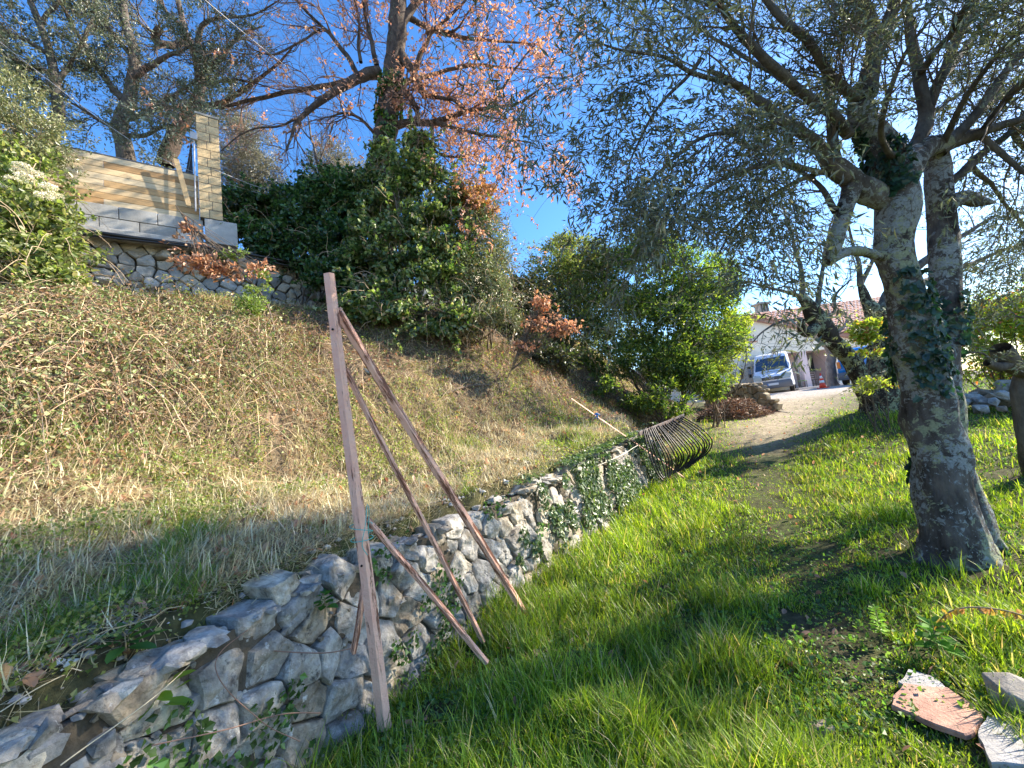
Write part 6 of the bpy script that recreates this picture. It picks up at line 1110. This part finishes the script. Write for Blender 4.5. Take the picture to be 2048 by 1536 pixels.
c = G(930, 785); mb = MB(); mb.tube(smooth_path([G(880, 797)+[0, 0, .05], G(930, 782)+[0, 0, .09], G(985, 776)+[0, 0, .06]], 14, .02), .016, 6); tag(mb.build('fallen_branch', M['twig'], None, c, True), 'dark curved fallen branch lying on the bank left of the slender young oak', 'branch')
# --- ivy over the far part of the wall and weeds in its joints
g = np.random.default_rng(97)
cum = np.concatenate([[0], np.cumsum(np.linalg.norm(np.diff(wpath, axis=0), axis=1))])
def wall_leaves(n, u0, u1, thr, seed, L, cols, name, label, v0=.0, v1=1.05, bias=None, m='ivy', shape='ivy'):
    g = np.random.default_rng(seed); u = u0+(u1-u0)*g.random(n*3); v = v0+(v1-v0)*g.random(n*3); q = np.column_stack([u, v, u*0]); nz = vn(q, 2.2, seed)+.6*vn(q, 6, seed+1)+(bias(u, v) if bias else 0); k = nz > thr; u, v = u[k][:n], v[k][:n]; n = len(u)
    x = np.interp(u, cum, wpath[:, 0]); y = np.interp(u, cum, wpath[:, 1]); tx = np.gradient(wpath[:, 0]); ty = np.gradient(wpath[:, 1]); T = nrm(np.column_stack([np.interp(u, cum, tx), np.interp(u, cum, ty), u*0])); N_ = np.column_stack([T[:, 1], -T[:, 0], T[:, 2]])
    over = np.clip(v-.93, 0, 1); w_ = np.where(v > .93, -.6*g.random(n)**1.3, .07-.16*v+.05*g.random(n)); z = lane(y)-.05+np.minimum(v, .97)+.03*g.random(n)+.03*(v > .93)
    C = np.column_stack([x, y, z])+N_*w_[:, None]; Nn = nrm(N_*(v < .93)[:, None]+np.array([0, 0, 1.])*(v >= .93)[:, None]+.45*g.normal(size=(n, 3))); D = nrm(np.array([0, 0, -.7])+.7*g.normal(size=(n, 3))); D = D-Nn*(D*Nn).sum(1, keepdims=True); Ls = L*(.5+.8*g.random(n)); V, F, k_ = leaves(C, D, Nn, Ls, Ls*.9, shape)
    c = C.mean(0); return tag(MESH(name, V, F, M[m], None, np.repeat(pick(n, cols, None, .35, seed), k_, 0), False, c), label, 'ivy')
wall_leaves(9000, 5.4, wl, -.1, 101, .045, [(.045, .085, .035), (.07, .12, .045), (.11, .17, .07), (.16, .20, .10)], 'wall_ivy', 'small leaved ivy spreading over the far end of the stone wall', v1=1.2, bias=lambda u, v: .5*sst(6.2, 7.2, u)-.5*sst(8.2, 9.2, u)-.15)
wall_leaves(2600, 2.2, 6.8, .35, 102, .035, [(.06, .13, .03), (.10, .20, .05), (.04, .08, .02)], 'wall_weeds', 'tufts of green weeds growing in the joints of the near stone wall', v0=.0, v1=.95, bias=lambda u, v: .5*sst(.5, .0, v), m='leaf', shape='fold')
# --- single plants in the foreground
def rosette(name, label, cat, c, n, L, asp, cols, seed, h=.12, m='leaf', shape='oval', stem=True, spread=1.):
    g = np.random.default_rng(seed); c = np.asarray(c); t = E(name, c, label, cat); a = np.arange(n)*2.4+g.random(n)*.4; z = h*(.35+.65*np.arange(n)/n); D = np.column_stack([np.cos(a), np.sin(a), .15+.7*np.arange(n)/n-.2]); C = c+np.column_stack([np.zeros(n), np.zeros(n), z])+D*.01
    Ls = L*(1-.4*np.arange(n)/n)*(.8+.4*g.random(n)); V, F, k = leaves(C, D*[spread, spread, 1], np.tile([0, 0, 1.], (n, 1))+.2*g.normal(size=(n, 3)), Ls, Ls*asp, shape); MESH('leaves', V, F, M[m], t, np.repeat(pick(n, cols, None, .2, seed), k, 0), False, c)
    V, F = tubes(np.array([[c-[0, 0, .02], c+[.004, 0, h*.5], c+[0, 0, h]]]), np.array([[.004, .003, .002]]), 6); MESH('stem', V, F, M['stem'], t, None, True, c)
GRN = [(.15, .26, .04), (.20, .32, .06), (.12, .20, .04)]
rosette('broad_leaf_plant', 'young plant with long bright green leaves growing on top of the wall, lower left', 'plant', P(312, 1440, 1.62), 17, .125, .36, GRN, 111, .17)
rosette('broad_leaf_plant', 'darker small leafy plant just behind the bright plant on the terrace', 'plant', G(250, 1310), 15, .11, .4, [(.05, .13, .03), (.08, .17, .04)], 112, .08)
rosette('broad_leaf_plant', 'round leaved plant sprouting from the wall joints left of the tall post', 'plant', P(650, 1230, 2.35), 16, .06, .9, [(.05, .14, .03), (.08, .19, .04)], 113, .12)
rosette('spurge_plant', 'pale yellow green leafy stem standing in the shade left of the broken slabs', 'plant', G(1765, 1290), 60, .04, .6, [(.25, .40, .05), (.30, .44, .08)], 114, .22)
rosette('nettle', 'nettle with toothed dark green leaves just behind the terracotta slab', 'plant', G(1880, 1320), 22, .10, .6, [(.08, .19, .03), (.13, .27, .04)], 115, .20)
c = G(1880, 1300); mb = MB(); q = smooth_path([G(1860, 1300), P(1885, 1235, 2.45), P(1930, 1215, 2.4), P(2000, 1220, 2.35), P(2070, 1240, 2.3)], 30, .005); mb.tube(q, .004, 6); o = mb.build('arching_stem', M['stem'], None, c, True); tag(o, 'arching dry stem with hanging yellow leaves at the right edge', 'plant')
g = np.random.default_rng(116); n = 70; i = g.integers(5, 29, n); Ls = .025+.02*g.random(n); V, F, k = leaves(q[i]+g.normal(size=(n, 3))*.004, np.array([0, 0, -1.])+.6*g.normal(size=(n, 3)), rand_dir(n, g), Ls, Ls*.55, 'oval'); MESH('leaves', V, F, M['dead'], o, np.repeat(pick(n, [(.55, .38, .06), (.40, .36, .08), (.35, .22, .10)], None, .2, 3), k, 0), False, c)
for pts, r_, lab in [([P(120, 1530, 1.2), P(300, 1400, 1.5), P(420, 1290, 1.85), P(505, 1205, 2.1), P(540, 1160, 2.4)], .0022, 'long straight pale straw lying across the near end of the stone wall'), ([P(250, 1290, 1.8), P(420, 1282, 1.9), P(520, 1300, 2.0), P(640, 1308, 2.1), P(700, 1300, 2.2)], .0030, 'reddish bramble cane running level across the face of the wall to the post'), ([P(300, 1495, 1.35), P(450, 1460, 1.5), P(560, 1430, 1.7), P(640, 1425, 1.9)], .0022, 'thin thorny cane crossing the wall low down near the bottom edge'), ([P(505, 1250, 2.0), P(430, 1330, 1.7), P(520, 1440, 1.8), P(600, 1480, 1.9)], .002, 'thin dark runner drooping down the face of the wall'), ([P(0, 1425, 1.25), P(90, 1370, 1.4), P(185, 1325, 1.6)], .002, 'pale straight stalk lying at the left edge of the terrace')]:
    mb = MB(); mb.tube(smooth_path(pts, 40, .008, 3), r_, 5); tag(mb.build('bramble_cane', mat('cane', (.24, .14, .10) if 'pale' not in lab else (.55, .47, .32), .8), None, pts[1], True), lab, 'cane')
# overhead cables
CB = mat('cable', (.35, .35, .37), .5)
for pts, r_, lab in [([P(330, -70, 6), P(410, 0, 6.6), P(547, 113, 8), P(700, 225, 10), P(900, 340, 14)], .007, 'thick grey overhead cable crossing the sky above the pillar'), ([P(430, 340, 7.6), P(523, 376, 9.0), P(620, 400, 10.5)], .009, 'grey cable running from the pillar into the ivy hedge'), ([P(-50, 45, 7), P(230, 260, 7.6), P(390, 345, 8.0), P(600, 410, 10)], .005, 'thin wire sagging in front of the evergreen trees')]:
    mb = MB(); mb.tube(smooth_path(pts, 30), r_, 6); tag(mb.build('cable', CB, None, pts[1], True), lab, 'cable')
